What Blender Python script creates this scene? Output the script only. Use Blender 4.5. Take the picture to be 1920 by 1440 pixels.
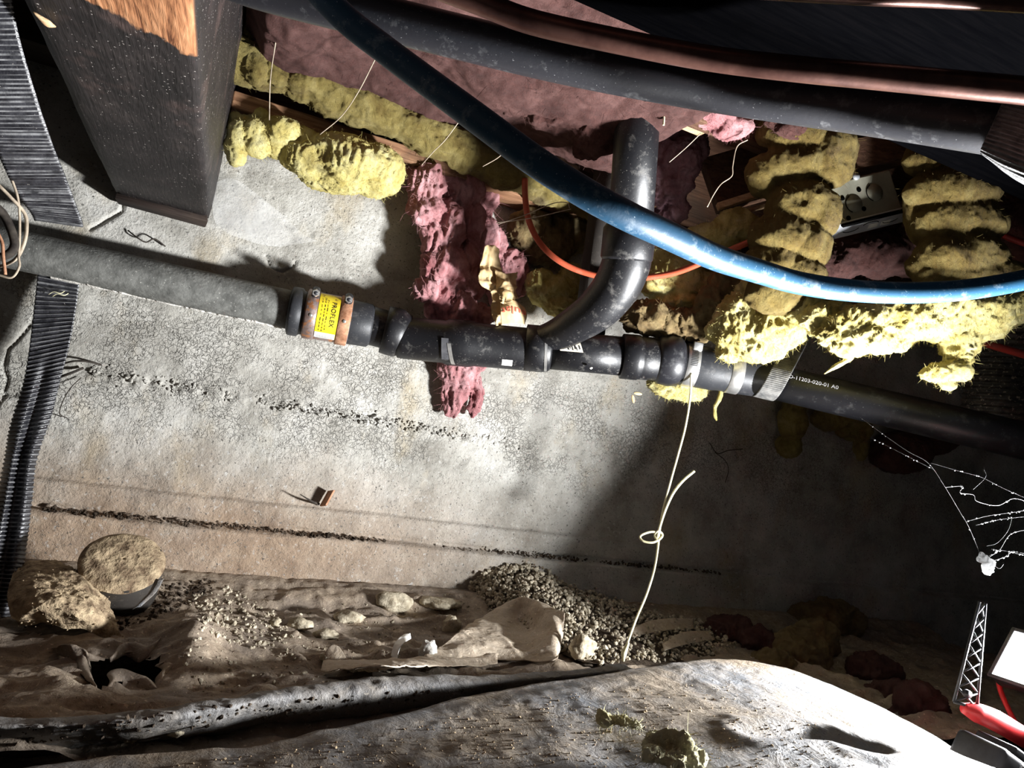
import bpy, bmesh, math, random
import numpy as np
from mathutils import Vector, Matrix, Quaternion

# ------------------------------------------------------------------ camera
FPX = 1280.0
CAM = np.array([0.0, 0.0, 0.387])
def _n(v):
    v = np.asarray(v, float)
    return v / np.linalg.norm(v)
_vY = _n([418 - 960, 790 - 720, FPX])            # direction square to the wall
_vX = np.array([4065 - 960, 1330 - 720, FPX], float)
_vX = _n(_vX - _vX.dot(_vY) * _vY)               # direction along the wall
_vZ = np.cross(_vX, _vY)
ROT = np.stack([_vX, _vY, _vZ])                  # rows: world axes in the lens frame

scene = bpy.context.scene
for o in list(bpy.data.objects):
    bpy.data.objects.remove(o)
cam_data = bpy.data.cameras.new('camera')
cam_data.sensor_width = 36.0
cam_data.lens = FPX / 1920 * 36.0
cam_data.clip_start = 0.02
cam = bpy.data.objects.new('camera', cam_data)
scene.collection.objects.link(cam)
_m = ROT @ np.diag([1.0, -1.0, -1.0])
cam.matrix_world = Matrix([list(_m[0]) + [CAM[0]], list(_m[1]) + [CAM[1]], list(_m[2]) + [CAM[2]], [0, 0, 0, 1]])
scene.camera = cam

# ------------------------------------------------------------------ world, exposure
world = bpy.data.worlds.new('world')
scene.world = world
world.use_nodes = True
bg = world.node_tree.nodes['Background']
bg.inputs[0].default_value = (0.92, 0.94, 1.0, 1)
bg.inputs[1].default_value = 0.024
scene.view_settings.view_transform = 'Standard'
scene.view_settings.look = 'None'
scene.view_settings.gamma = 1.0
scene.view_settings.use_curve_mapping = False
scene.view_settings.exposure = 0.0
LAMP_POWER = 78.0
LAMP_DIR = _n([-0.82, 0.05, 0.54])
LAMP_SPREAD = math.radians(142)

# ------------------------------------------------------------------ pixel helpers
def ray(px, py):
    return ROT @ np.array([px - 960.0, py - 720.0, FPX])
def PC(px, py, c):
    return CAM + ray(px, py) * (c / FPX)
def PY(px, py, Y):
    d = ray(px, py)
    return CAM + d * (Y / d[1])
def PZ(px, py, z):
    d = ray(px, py)
    return CAM + d * ((z - CAM[2]) / d[2])
def PCs(lst):
    return [PC(*p) for p in lst]
LAMP_C = 1.08
LAMP_POS = PC(2000, 1259, LAMP_C)
CRIGHT = ROT @ np.array([1.0, 0, 0])
CDOWN = ROT @ np.array([0, 1.0, 0])
CFWD = ROT @ np.array([0, 0, 1.0])

# ------------------------------------------------------------------ noise
def _hash(ix, iy, iz, seed):
    h = (ix * 374761393 + iy * 668265263 + iz * 2147483647 + seed * 974711) & 0xffffffff
    h = ((h ^ (h >> 13)) * 1274126177) & 0xffffffff
    h = ((h ^ (h >> 16)) * 2246822519) & 0xffffffff
    return ((h ^ (h >> 15)) & 0xffff) / 32767.5 - 1.0
def vnoise(P, seed=0):
    P = np.asarray(P, float)
    I = np.floor(P).astype(np.int64)
    f = P - I
    u = f * f * f * (f * (f * 6 - 15) + 10)
    r = 0
    for dx in (0, 1):
        wx = u[:, 0] if dx else 1 - u[:, 0]
        for dy in (0, 1):
            wy = u[:, 1] if dy else 1 - u[:, 1]
            for dz in (0, 1):
                wz = u[:, 2] if dz else 1 - u[:, 2]
                r = r + wx * wy * wz * _hash(I[:, 0] + dx, I[:, 1] + dy, I[:, 2] + dz, seed)
    return r
def fbm(P, scale, octs=3, seed=0, gain=0.5, stretch=(1, 1, 1), ridged=False):
    P = np.asarray(P, float) * np.asarray(stretch, float) * scale
    a, tot, r = 1.0, 0.0, 0
    for k in range(octs):
        v = vnoise(P * (2.03 ** k) + 17.3 * k, seed + k * 31)
        if ridged:
            v = 1 - 2 * np.abs(v)
        r = r + a * v
        tot += a
        a *= gain
    return r / tot
def sstep(a, b, x):
    t = np.clip((x - a) / (b - a), 0, 1)
    return t * t * (3 - 2 * t)

# ------------------------------------------------------------------ objects
COL = scene.collection
WORLD = {}
def tag(o, label=None, cat=None, group=None, kind=None):
    if label: o['label'] = label
    if cat: o['category'] = cat
    if group: o['group'] = group
    if kind: o['kind'] = kind
    return o
def thing(name, label, cat, loc, group=None):
    o = bpy.data.objects.new(name, None)
    COL.objects.link(o)
    o.empty_display_size = 0.03
    o.location = [float(x) for x in loc]
    WORLD[o.name] = np.array(loc, float)
    return tag(o, label, cat, group)
def mk(name, V, Fc, mat, parent=None, smooth=True, mats=None, mi=None, base=None):
    V = np.asarray(V, float).reshape(-1, 3)
    if parent is None:
        loc = np.array([V[:, 0].mean(), V[:, 1].mean(), V[:, 2].min()]) if base is None else np.asarray(base, float)
    else:
        loc = WORLD[parent.name]
    me = bpy.data.meshes.new(name)
    if isinstance(Fc, np.ndarray):
        Fc = Fc.tolist()
    me.from_pydata((V - loc).tolist(), [], Fc)
    if smooth:
        me.polygons.foreach_set('use_smooth', [True] * len(me.polygons))
    for m in ([mat] if mats is None else mats):
        me.materials.append(m)
    if mi is not None:
        me.polygons.foreach_set('material_index', list(mi))
    me.update()
    o = bpy.data.objects.new(name, me)
    COL.objects.link(o)
    WORLD[o.name] = np.array(loc, float)
    if parent is None:
        o.location = loc.tolist()
    else:
        o.parent = parent
    return o
def join(parts):
    Vs, Fs, n = [], [], 0
    for V, Fc in parts:
        V = np.asarray(V, float).reshape(-1, 3)
        Vs.append(V)
        Fs += [[i + n for i in f] for f in (Fc.tolist() if isinstance(Fc, np.ndarray) else Fc)]
        n += len(V)
    return np.concatenate(Vs), Fs

# ------------------------------------------------------------------ shape builders
def catmull(P, n, closed=False):
    P = np.asarray(P, float)
    m = len(P)
    if m == 2:
        t = np.linspace(0, 1, n)[:, None]
        return P[0] * (1 - t) + P[1] * t
    Q = np.concatenate([[2 * P[0] - P[1]], P, [2 * P[-1] - P[-2]]])
    t = np.linspace(0, m - 1 - 1e-9, n)
    i = t.astype(int)
    u = (t - i)[:, None]
    p0, p1, p2, p3 = Q[i], Q[i + 1], Q[i + 2], Q[i + 3]
    return 0.5 * (2 * p1 + (p2 - p0) * u + (2 * p0 - 5 * p1 + 4 * p2 - p3) * u ** 2 + (3 * p1 - p0 - 3 * p2 + p3) * u ** 3)
def frames(P):
    P = np.asarray(P, float)
    T = np.gradient(P, axis=0)
    T /= np.linalg.norm(T, axis=1)[:, None] + 1e-12
    a = np.array([0, 0, 1.0]) if abs(T[0][2]) < 0.9 else np.array([1.0, 0, 0])
    N = np.zeros_like(P)
    n = a - a.dot(T[0]) * T[0]
    for i in range(len(P)):
        n = n - n.dot(T[i]) * T[i]
        n /= np.linalg.norm(n) + 1e-12
        N[i] = n
    return T, N, np.cross(T, N)
def tube(P, r, seg=16, caps=True, flat=1.0):
    P = np.asarray(P, float)
    n = len(P)
    r = np.broadcast_to(np.asarray(r, float), (n,))
    T, N, B = frames(P)
    a = np.linspace(0, 2 * np.pi, seg, endpoint=False)
    V = (P[:, None, :] + r[:, None, None] * (flat * np.cos(a)[None, :, None] * N[:, None, :] + np.sin(a)[None, :, None] * B[:, None, :])).reshape(-1, 3)
    Fc = []
    for i in range(n - 1):
        for j in range(seg):
            k = (j + 1) % seg
            Fc.append([i * seg + j, i * seg + k, (i + 1) * seg + k, (i + 1) * seg + j])
    if caps:
        Fc.append(list(range(seg))[::-1])
        Fc.append([(n - 1) * seg + j for j in range(seg)])
    return V, Fc
def path_tube(pts, r, n=40, seg=12, **k):
    P = catmull(pts, n)
    rr = np.asarray(r, float)
    if rr.ndim:
        rr = np.interp(np.linspace(0, 1, n), np.linspace(0, 1, len(rr)), rr)
    return tube(P, rr, seg, **k)
def revolve(p0, p1, prof, seg=40, caps=True):
    # prof: list of (t 0..1 along p0->p1, radius)
    p0, p1 = np.asarray(p0, float), np.asarray(p1, float)
    ax = _n(p1 - p0)
    a = np.array([0, 0, 1.0])
    u = _n(a - a.dot(ax) * ax)
    v = np.cross(ax, u)
    an = np.linspace(0, 2 * np.pi, seg, endpoint=False)
    ring = np.cos(an)[:, None] * u + np.sin(an)[:, None] * v
    V = np.concatenate([p0 + (p1 - p0) * t + r * ring for t, r in prof])
    n = len(prof)
    Fc = []
    for i in range(n - 1):
        for j in range(seg):
            k = (j + 1) % seg
            Fc.append([i * seg + j, i * seg + k, (i + 1) * seg + k, (i + 1) * seg + j])
    if caps:
        Fc.append(list(range(seg))[::-1])
        Fc.append([(n - 1) * seg + j for j in range(seg)])
    return V, Fc
def sleeve(p0, p1, r, bev=0.002, **k):
    L = np.linalg.norm(np.asarray(p1) - np.asarray(p0))
    b = min(bev / L, 0.4)
    return revolve(p0, p1, [(0, r - bev), (b, r), (1 - b, r), (1, r - bev)], **k)
def boxf(c, ex, ey, ez, bev=0.0):
    # box from centre and three half-axis vectors, edges bevelled
    c, ex, ey, ez = [np.asarray(q, float) for q in (c, ex, ey, ez)]
    bm = bmesh.new()
    bmesh.ops.create_cube(bm, size=2.0)
    lx, ly, lz = [np.linalg.norm(q) for q in (ex, ey, ez)]
    for v in bm.verts:
        v.co = Vector((v.co.x * lx, v.co.y * ly, v.co.z * lz))
    if bev > 0:
        bmesh.ops.bevel(bm, geom=bm.edges[:], offset=bev, segments=2, affect='EDGES', profile=0.5)
    bm.verts.ensure_lookup_table()
    V = np.array([v.co[:] for v in bm.verts])
    Fc = [[v.index for v in f.verts] for f in bm.faces]
    bm.free()
    V = c + V[:, :1] * (ex / lx) + V[:, 1:2] * (ey / ly) + V[:, 2:] * (ez / lz)
    return V, Fc
def grid_faces(nu, nv):
    i, j = np.meshgrid(np.arange(nu - 1), np.arange(nv - 1), indexing='ij')
    a = (i * nv + j).ravel()
    return np.stack([a, a + nv, a + nv + 1, a + 1], 1)
def loft(rows, nu, nv):
    rows = [np.asarray(r, float) for r in rows]
    R2 = np.stack([catmull(r, nv) for r in rows])          # rows x nv x 3
    G = np.stack([catmull(R2[:, j], nu) for j in range(nv)], 1)
    return G                                               # nu x nv x 3
def gnormals(G):
    du = np.gradient(G, axis=0)
    dv = np.gradient(G, axis=1)
    N = np.cross(du, dv)
    return N / (np.linalg.norm(N, axis=2)[:, :, None] + 1e-12)
def thick(G, t):
    # closed shell: grid G and the same grid set back by t along its normals
    N = gnormals(G)
    nu, nv = G.shape[:2]
    A = G.reshape(-1, 3)
    B = (G - N * t).reshape(-1, 3)
    F0 = grid_faces(nu, nv)
    F1 = F0[:, ::-1] + nu * nv
    idx = np.arange(nu * nv).reshape(nu, nv)
    loop = list(idx[0, :]) + list(idx[1:, -1]) + list(idx[-1, -2::-1]) + list(idx[-2:0:-1, 0])
    S = [[loop[i], loop[(i + 1) % len(loop)], loop[(i + 1) % len(loop)] + nu * nv, loop[i] + nu * nv] for i in range(len(loop))]
    return np.concatenate([A, B]), F0.tolist() + F1.tolist() + S

def ico(sub):
    bm = bmesh.new()
    bmesh.ops.create_icosphere(bm, subdivisions=sub, radius=1.0)
    V = np.array([v.co[:] for v in bm.verts])
    Fc = np.array([[v.index for v in f.verts] for f in bm.faces])
    bm.free()
    return V, Fc
ICO1, ICO2, ICO3 = ico(1), ico(2), ico(3)

def remesh(parts, voxel):
    V, Fc = join(parts)
    me = bpy.data.meshes.new('tmp')
    me.from_pydata(V.tolist(), [], Fc)
    o = bpy.data.objects.new('tmp', me)
    COL.objects.link(o)
    m = o.modifiers.new('r', 'REMESH')
    m.mode = 'VOXEL'
    m.voxel_size = voxel
    dg = bpy.context.evaluated_depsgraph_get()
    dg.update()
    me2 = bpy.data.meshes.new_from_object(o.evaluated_get(dg))
    n = len(me2.vertices)
    V = np.empty(n * 3)
    me2.vertices.foreach_get('co', V)
    Nn = np.empty(n * 3)
    me2.vertex_normals.foreach_get('vector', Nn)
    Fc = [list(p.vertices) for p in me2.polygons]
    bpy.data.objects.remove(o)
    bpy.data.meshes.remove(me)
    bpy.data.meshes.remove(me2)
    return V.reshape(-1, 3), Nn.reshape(-1, 3), Fc
def ell(px, py, c, rx, ry, rd=None, rot=0.0):
    # ellipsoid at pixel px,py and depth c; rx, ry in pixels at that depth, rd in metres
    k = c / FPX
    if rd is None:
        rd = min(rx, ry) * k * 0.9
    a = math.radians(rot)
    ux = CRIGHT * math.cos(a) + CDOWN * math.sin(a)
    uy = -CRIGHT * math.sin(a) + CDOWN * math.cos(a)
    V, Fc = ICO3
    return PC(px, py, c) + V[:, :1] * ux * rx * k + V[:, 1:2] * uy * ry * k + V[:, 2:] * CFWD * rd, Fc
def chain(pts, n, jitter=0.0, seed=1):
    # pts: (px,py,c,r_px) -> row of overlapping ellipsoids
    rnd = random.Random(seed)
    P = catmull(np.array(pts, float), n)
    return [ell(p[0] + rnd.uniform(-1, 1) * jitter, p[1] + rnd.uniform(-1, 1) * jitter, p[2], p[3] * rnd.uniform(.9, 1.12), p[3] * rnd.uniform(.9, 1.12), p[3] * p[2] / FPX) for p in P]

# ------------------------------------------------------------------ materials
class NT:
    def __init__(self, name):
        self.m = bpy.data.materials.new(name)
        self.m.use_nodes = True
        self.t = self.m.node_tree
        self.b = self.t.nodes['Principled BSDF']
        self.out = self.t.nodes['Material Output']
        self.tc = self.t.nodes.new('ShaderNodeTexCoord')
        self.geo = self.t.nodes.new('ShaderNodeNewGeometry')
    def n(self, typ, **kw):
        nd = self.t.nodes.new(typ)
        for k, v in kw.items():
            setattr(nd, k, v)
        return nd
    def link(self, a, b):
        self.t.links.new(a, b)
    def pos(self, scale=(1, 1, 1), rot=(0, 0, 0), loc=(0, 0, 0), obj=False):
        mp = self.n('ShaderNodeMapping')
        mp.inputs['Scale'].default_value = scale
        mp.inputs['Rotation'].default_value = rot
        mp.inputs['Location'].default_value = loc
        self.link(self.tc.outputs['Object'] if obj else self.geo.outputs['Position'], mp.inputs['Vector'])
        return mp.outputs['Vector']
    def noise(self, scale, detail=4, rough=0.55, vec=None, dist=0.0):
        nd = self.n('ShaderNodeTexNoise')
        nd.inputs['Scale'].default_value = scale
        nd.inputs['Detail'].default_value = detail
        nd.inputs['Roughness'].default_value = rough
        nd.inputs['Distortion'].default_value = dist
        self.link(vec if vec is not None else self.pos(), nd.inputs['Vector'])
        return nd.outputs['Fac']
    def ramp(self, fac, stops):
        nd = self.n('ShaderNodeValToRGB')
        cr = nd.color_ramp
        while len(cr.elements) < len(stops):
            cr.elements.new(0.5)
        for e, (p, c) in zip(cr.elements, stops):
            e.position = p
            e.color = (*c, 1) if len(c) == 3 else c
        self.link(fac, nd.inputs['Fac'])
        return nd.outputs['Color']
    def g(self, fac, a, b):
        # grey ramp from 0 at a to 1 at b
        nd = self.n('ShaderNodeMapRange')
        nd.inputs['From Min'].default_value = a
        nd.inputs['From Max'].default_value = b
        self.link(fac, nd.inputs['Value'])
        return nd.outputs['Result']
    def mix(self, fac, a, b, mode='MIX'):
        nd = self.n('ShaderNodeMix', data_type='RGBA', blend_type=mode)
        for s, v in ((0, fac), (6, a), (7, b)):
            if isinstance(v, (int, float)):
                nd.inputs[s].default_value = v
            elif isinstance(v, tuple):
                nd.inputs[s].default_value = (*v, 1)
            else:
                self.link(v, nd.inputs[s])
        return nd.outputs[2]
    def math(self, op, a, b=0.0):
        nd = self.n('ShaderNodeMath', operation=op)
        for s, v in ((0, a), (1, b)):
            if isinstance(v, (int, float)):
                nd.inputs[s].default_value = v
            else:
                self.link(v, nd.inputs[s])
        return nd.outputs[0]
    def sep(self, vec):
        nd = self.n('ShaderNodeSeparateXYZ')
        self.link(vec, nd.inputs[0])
        return nd.outputs
    def bump(self, h, strength=0.5, dist=0.003, prev=None):
        nd = self.n('ShaderNodeBump')
        nd.inputs['Strength'].default_value = strength
        nd.inputs['Distance'].default_value = dist
        self.link(h, nd.inputs['Height'])
        if prev is not None:
            self.link(prev, nd.inputs['Normal'])
        return nd.outputs['Normal']
    def fin(self, col, rough=0.8, normal=None, spec=0.3, metal=0.0):
        if isinstance(col, tuple):
            self.b.inputs['Base Color'].default_value = (*col, 1)
        else:
            self.link(col, self.b.inputs['Base Color'])
        if isinstance(rough, (int, float)):
            self.b.inputs['Roughness'].default_value = rough
        else:
            self.link(rough, self.b.inputs['Roughness'])
        self.b.inputs['Specular IOR Level'].default_value = spec
        self.b.inputs['Metallic'].default_value = metal
        if normal is not None:
            self.link(normal, self.b.inputs['Normal'])
        return self.m

def simple(name, c1, c2, scale=30, rough=0.7, bump=0.4, bdist=0.002, bscale=120, spec=0.3, metal=0.0, lo=0.35, hi=0.65, stretch=(1, 1, 1), speck=None):
    t = NT(name)
    v = t.pos(stretch)
    col = t.ramp(t.noise(scale, 5, 0.6, v), [(lo, c1), (hi, c2)])
    if speck:
        col = t.mix(t.g(t.noise(speck[1], 3, 0.6), speck[2], speck[2] + 0.05), col, speck[0])
    nm = t.bump(t.noise(bscale, 4, 0.6, v), bump, bdist) if bump else None
    return t.fin(col, rough, nm, spec, metal)

def mat_concrete():
    t = NT('concrete')
    xyz = t.sep(t.geo.outputs['Position'])
    z = xyz[2]
    base = t.ramp(t.noise(7, 6, 0.65), [(0.3, (0.24, 0.225, 0.195)), (0.5, (0.41, 0.395, 0.355)), (0.72, (0.56, 0.545, 0.505))])
    # ochre water stains
    st = t.g(t.noise(5.5, 5, 0.6, t.pos((1, 1, 0.6), loc=(3.1, 0, 1.2))), 0.56, 0.72)
    base = t.mix(t.math('MULTIPLY', st, 0.55), base, (0.42, 0.33, 0.19))
    # brown soil band near the footing
    low = t.g(t.math('ADD', z, t.math('MULTIPLY', t.math('SUBTRACT', t.noise(6, 5, 0.6), 0.5), 0.18)), 0.36, 0.14)
    brown = t.ramp(t.noise(18, 6, 0.65), [(0.3, (0.20, 0.125, 0.075)), (0.55, (0.36, 0.25, 0.165)), (0.8, (0.46, 0.37, 0.28))])
    fade = t.g(xyz[0], 1.0, 0.2)
    base = t.mix(t.math('MULTIPLY', t.math('MULTIPLY', low, fade), 0.85), base, brown)
    # fine speckle and pits
    sp = t.noise(170, 3, 0.7)
    base = t.mix(t.g(sp, 0.60, 0.68), base, (0.10, 0.095, 0.085))
    base = t.mix(t.math('MULTIPLY', t.g(t.noise(90, 4, 0.7), 0.58, 0.7), 0.6), base, (0.62, 0.61, 0.58))
    # crazing
    vec = t.pos()
    wob = t.n('ShaderNodeVectorMath', operation='ADD')
    nz = t.n('ShaderNodeTexNoise')
    nz.inputs['Scale'].default_value = 60
    t.link(vec, nz.inputs['Vector'])
    sc = t.n('ShaderNodeVectorMath', operation='SCALE')
    sc.inputs['Scale'].default_value = 0.03
    t.link(nz.outputs['Color'], sc.inputs[0])
    t.link(vec, wob.inputs[0])
    t.link(sc.outputs[0], wob.inputs[1])
    vo = t.n('ShaderNodeTexVoronoi', feature='DISTANCE_TO_EDGE')
    vo.inputs['Scale'].default_value = 92
    t.link(wob.outputs[0], vo.inputs['Vector'])
    edge = t.g(vo.outputs['Distance'], 0.10, 0.0)
    band = t.math('MULTIPLY', t.g(z, 0.30, 0.40), t.g(z, 0.66, 0.58))
    cmask = t.math('MULTIPLY', t.g(t.noise(9, 4, 0.6), 0.40, 0.52), t.math('ADD', t.math('MULTIPLY', band, 0.75), 0.15))
    cr = t.math('MULTIPLY', edge, cmask)
    base = t.mix(t.math('MULTIPLY', cr, 0.8), base, (0.09, 0.085, 0.075))
    h = t.math('SUBTRACT', t.noise(140, 5, 0.7), t.math('MULTIPLY', cr, 0.9))
    nm = t.bump(h, 0.7, 0.003)
    nm = t.bump(t.noise(35, 4, 0.6), 0.4, 0.006, nm)
    return t.fin(base, 0.9, nm, 0.2)

def mat_girder():
    t = NT('creosoted_timber')
    xyz = t.sep(t.geo.outputs['Position'])
    # dark wood preservative up to a ragged brush line
    e = t.math('ADD', xyz[1], t.math('MULTIPLY', xyz[0], -0.51))
    e = t.math('ADD', e, t.math('MULTIPLY', t.math('SUBTRACT', t.noise(40, 3, 0.6, t.pos((1, 0.5, 1))), 0.5), 0.05))
    dark = t.g(e, GIRDER_LINE, GIRDER_LINE + 0.006)
    dark = t.math('MAXIMUM', dark, t.g(xyz[0], -0.1135, -0.1115))
    grain = t.noise(26, 5, 0.6, t.pos((6, 0.5, 6)), 0.4)
    bare = t.ramp(grain, [(0.32, (0.10, 0.035, 0.015)), (0.48, (0.29, 0.125, 0.055)), (0.68, (0.40, 0.20, 0.10))])
    saw = t.n('ShaderNodeTexWave', wave_type='BANDS', bands_direction='X')
    saw.inputs['Scale'].default_value = 22
    saw.inputs['Distortion'].default_value = 3.0
    saw.inputs['Detail Scale'].default_value = 0.6
    t.link(t.pos((1, 0.8, 1), (0, 0, 0.5)), saw.inputs['Vector'])
    dk = t.ramp(t.noise(14, 6, 0.65), [(0.3, (0.006, 0.005, 0.005)), (0.55, (0.014, 0.011, 0.0108)), (0.75, (0.032, 0.025, 0.023))])
    dk = t.mix(t.g(t.noise(260, 2, 0.5), 0.70, 0.74), dk, (0.4, 0.36, 0.33))
    dk = t.mix(t.math('MULTIPLY', t.g(t.noise(9, 4, 0.6, t.pos(loc=(5, 2, 1))), 0.58, 0.75), 0.7), dk, (0.075, 0.048, 0.042))
    col = t.mix(dark, bare, dk)
    nm = t.bump(grain, 0.5, 0.004)
    nm = t.bump(saw.outputs['Fac'], 0.18, 0.002, nm)
    nm = t.bump(t.noise(300, 4, 0.6, t.pos((1, .2, 1))), 0.2, 0.0015, nm)
    return t.fin(col, 0.55, nm, 0.35)

def mat_wood(name, c1, c2, c3, along=0, spec=0.25, grime=(0.05, 0.035, 0.025)):
    t = NT(name)
    s = [9, 9, 9]
    s[along] = 0.6
    g = t.noise(14, 6, 0.62, t.pos(tuple(s)), 0.6)
    col = t.ramp(g, [(0.3, c1), (0.52, c2), (0.72, c3)])
    col = t.mix(t.math('MULTIPLY', t.g(t.noise(8, 5, 0.6), 0.55, 0.7), 0.6), col, grime)
    return t.fin(col, 0.75 if spec else 1.0, t.bump(g, 0.6, 0.003), spec)

def mat_plastic_pipe(name, c, dust, rough=0.38, amount=0.6, spec=0.5):
    t = NT(name)
    d = t.math('MULTIPLY', t.g(t.noise(38, 6, 0.7), 0.55, 0.75), amount)
    d2 = t.g(t.noise(330, 2, 0.5), 0.705, 0.735)
    col = t.mix(d, c, dust)
    col = t.mix(t.math('MULTIPLY', d2, amount), col, tuple(min(1, 1.8 * q) for q in dust))
    r = t.math('ADD', t.math('MULTIPLY', d, 0.5), rough)
    nm = t.bump(t.noise(120, 4, 0.6), 0.18, 0.0015)
    return t.fin(col, r, nm, spec)

def mat_fluff(name, c1, c2, c3, dirt=(0.10, 0.07, 0.045), dirt_at=0.62, dirt_amt=0.7):
    t = NT(name)
    n1 = t.noise(16, 6, 0.65, None, 0.8)
    col = t.ramp(n1, [(0.3, c1), (0.5, c2), (0.72, c3)])
    col = t.mix(t.math('MULTIPLY', t.g(t.noise(9, 5, 0.6, t.pos(loc=(4, 7, 2))), dirt_at, dirt_at + 0.14), dirt_amt), col, dirt)
    col = t.mix(t.math('MULTIPLY', t.g(t.noise(210, 2, 0.6), 0.66, 0.72), 0.5), col, dirt)
    nm = t.bump(t.noise(120, 7, 0.8, t.pos((1, 1, 0.45)), 2.0), 0.9, 0.007)
    nm = t.bump(t.noise(380, 3, 0.7), 0.4, 0.0015, nm)
    m = t.fin(col, 1.0, nm, 0.05)
    t.b.inputs['Sheen Weight'].default_value = 0.04
    return m

def mat_sheet(name, plastic, dirt1, dirt2, at=0.5, scale=9, rough=0.5, spec=0.4):
    t = NT(name)
    dm = t.g(t.noise(scale, 7, 0.68), at - 0.1, at + 0.12)
    dcol = t.ramp(t.noise(60, 5, 0.7), [(0.3, dirt1), (0.7, dirt2)])
    col = t.mix(dm, plastic, dcol)
    col = t.mix(t.math('MULTIPLY', t.g(t.noise(200, 3, 0.6), 0.62, 0.70), 0.7), col, tuple(q * 0.25 for q in dirt1))
    col = t.mix(t.math('MULTIPLY', t.g(t.noise(150, 3, 0.6, t.pos(loc=(3, 1, 8))), 0.64, 0.70), 0.7), col, tuple(min(1, q * 1.6) for q in dirt2))
    nm = t.bump(t.noise(190, 5, 0.75), 0.6, 0.003)
    nm = t.bump(t.noise(24, 5, 0.6, None, 1.0), 0.5, 0.01, nm)
    r = t.math('ADD', t.math('MULTIPLY', dm, 0.4), rough)
    return t.fin(col, r, nm, spec)

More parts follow.
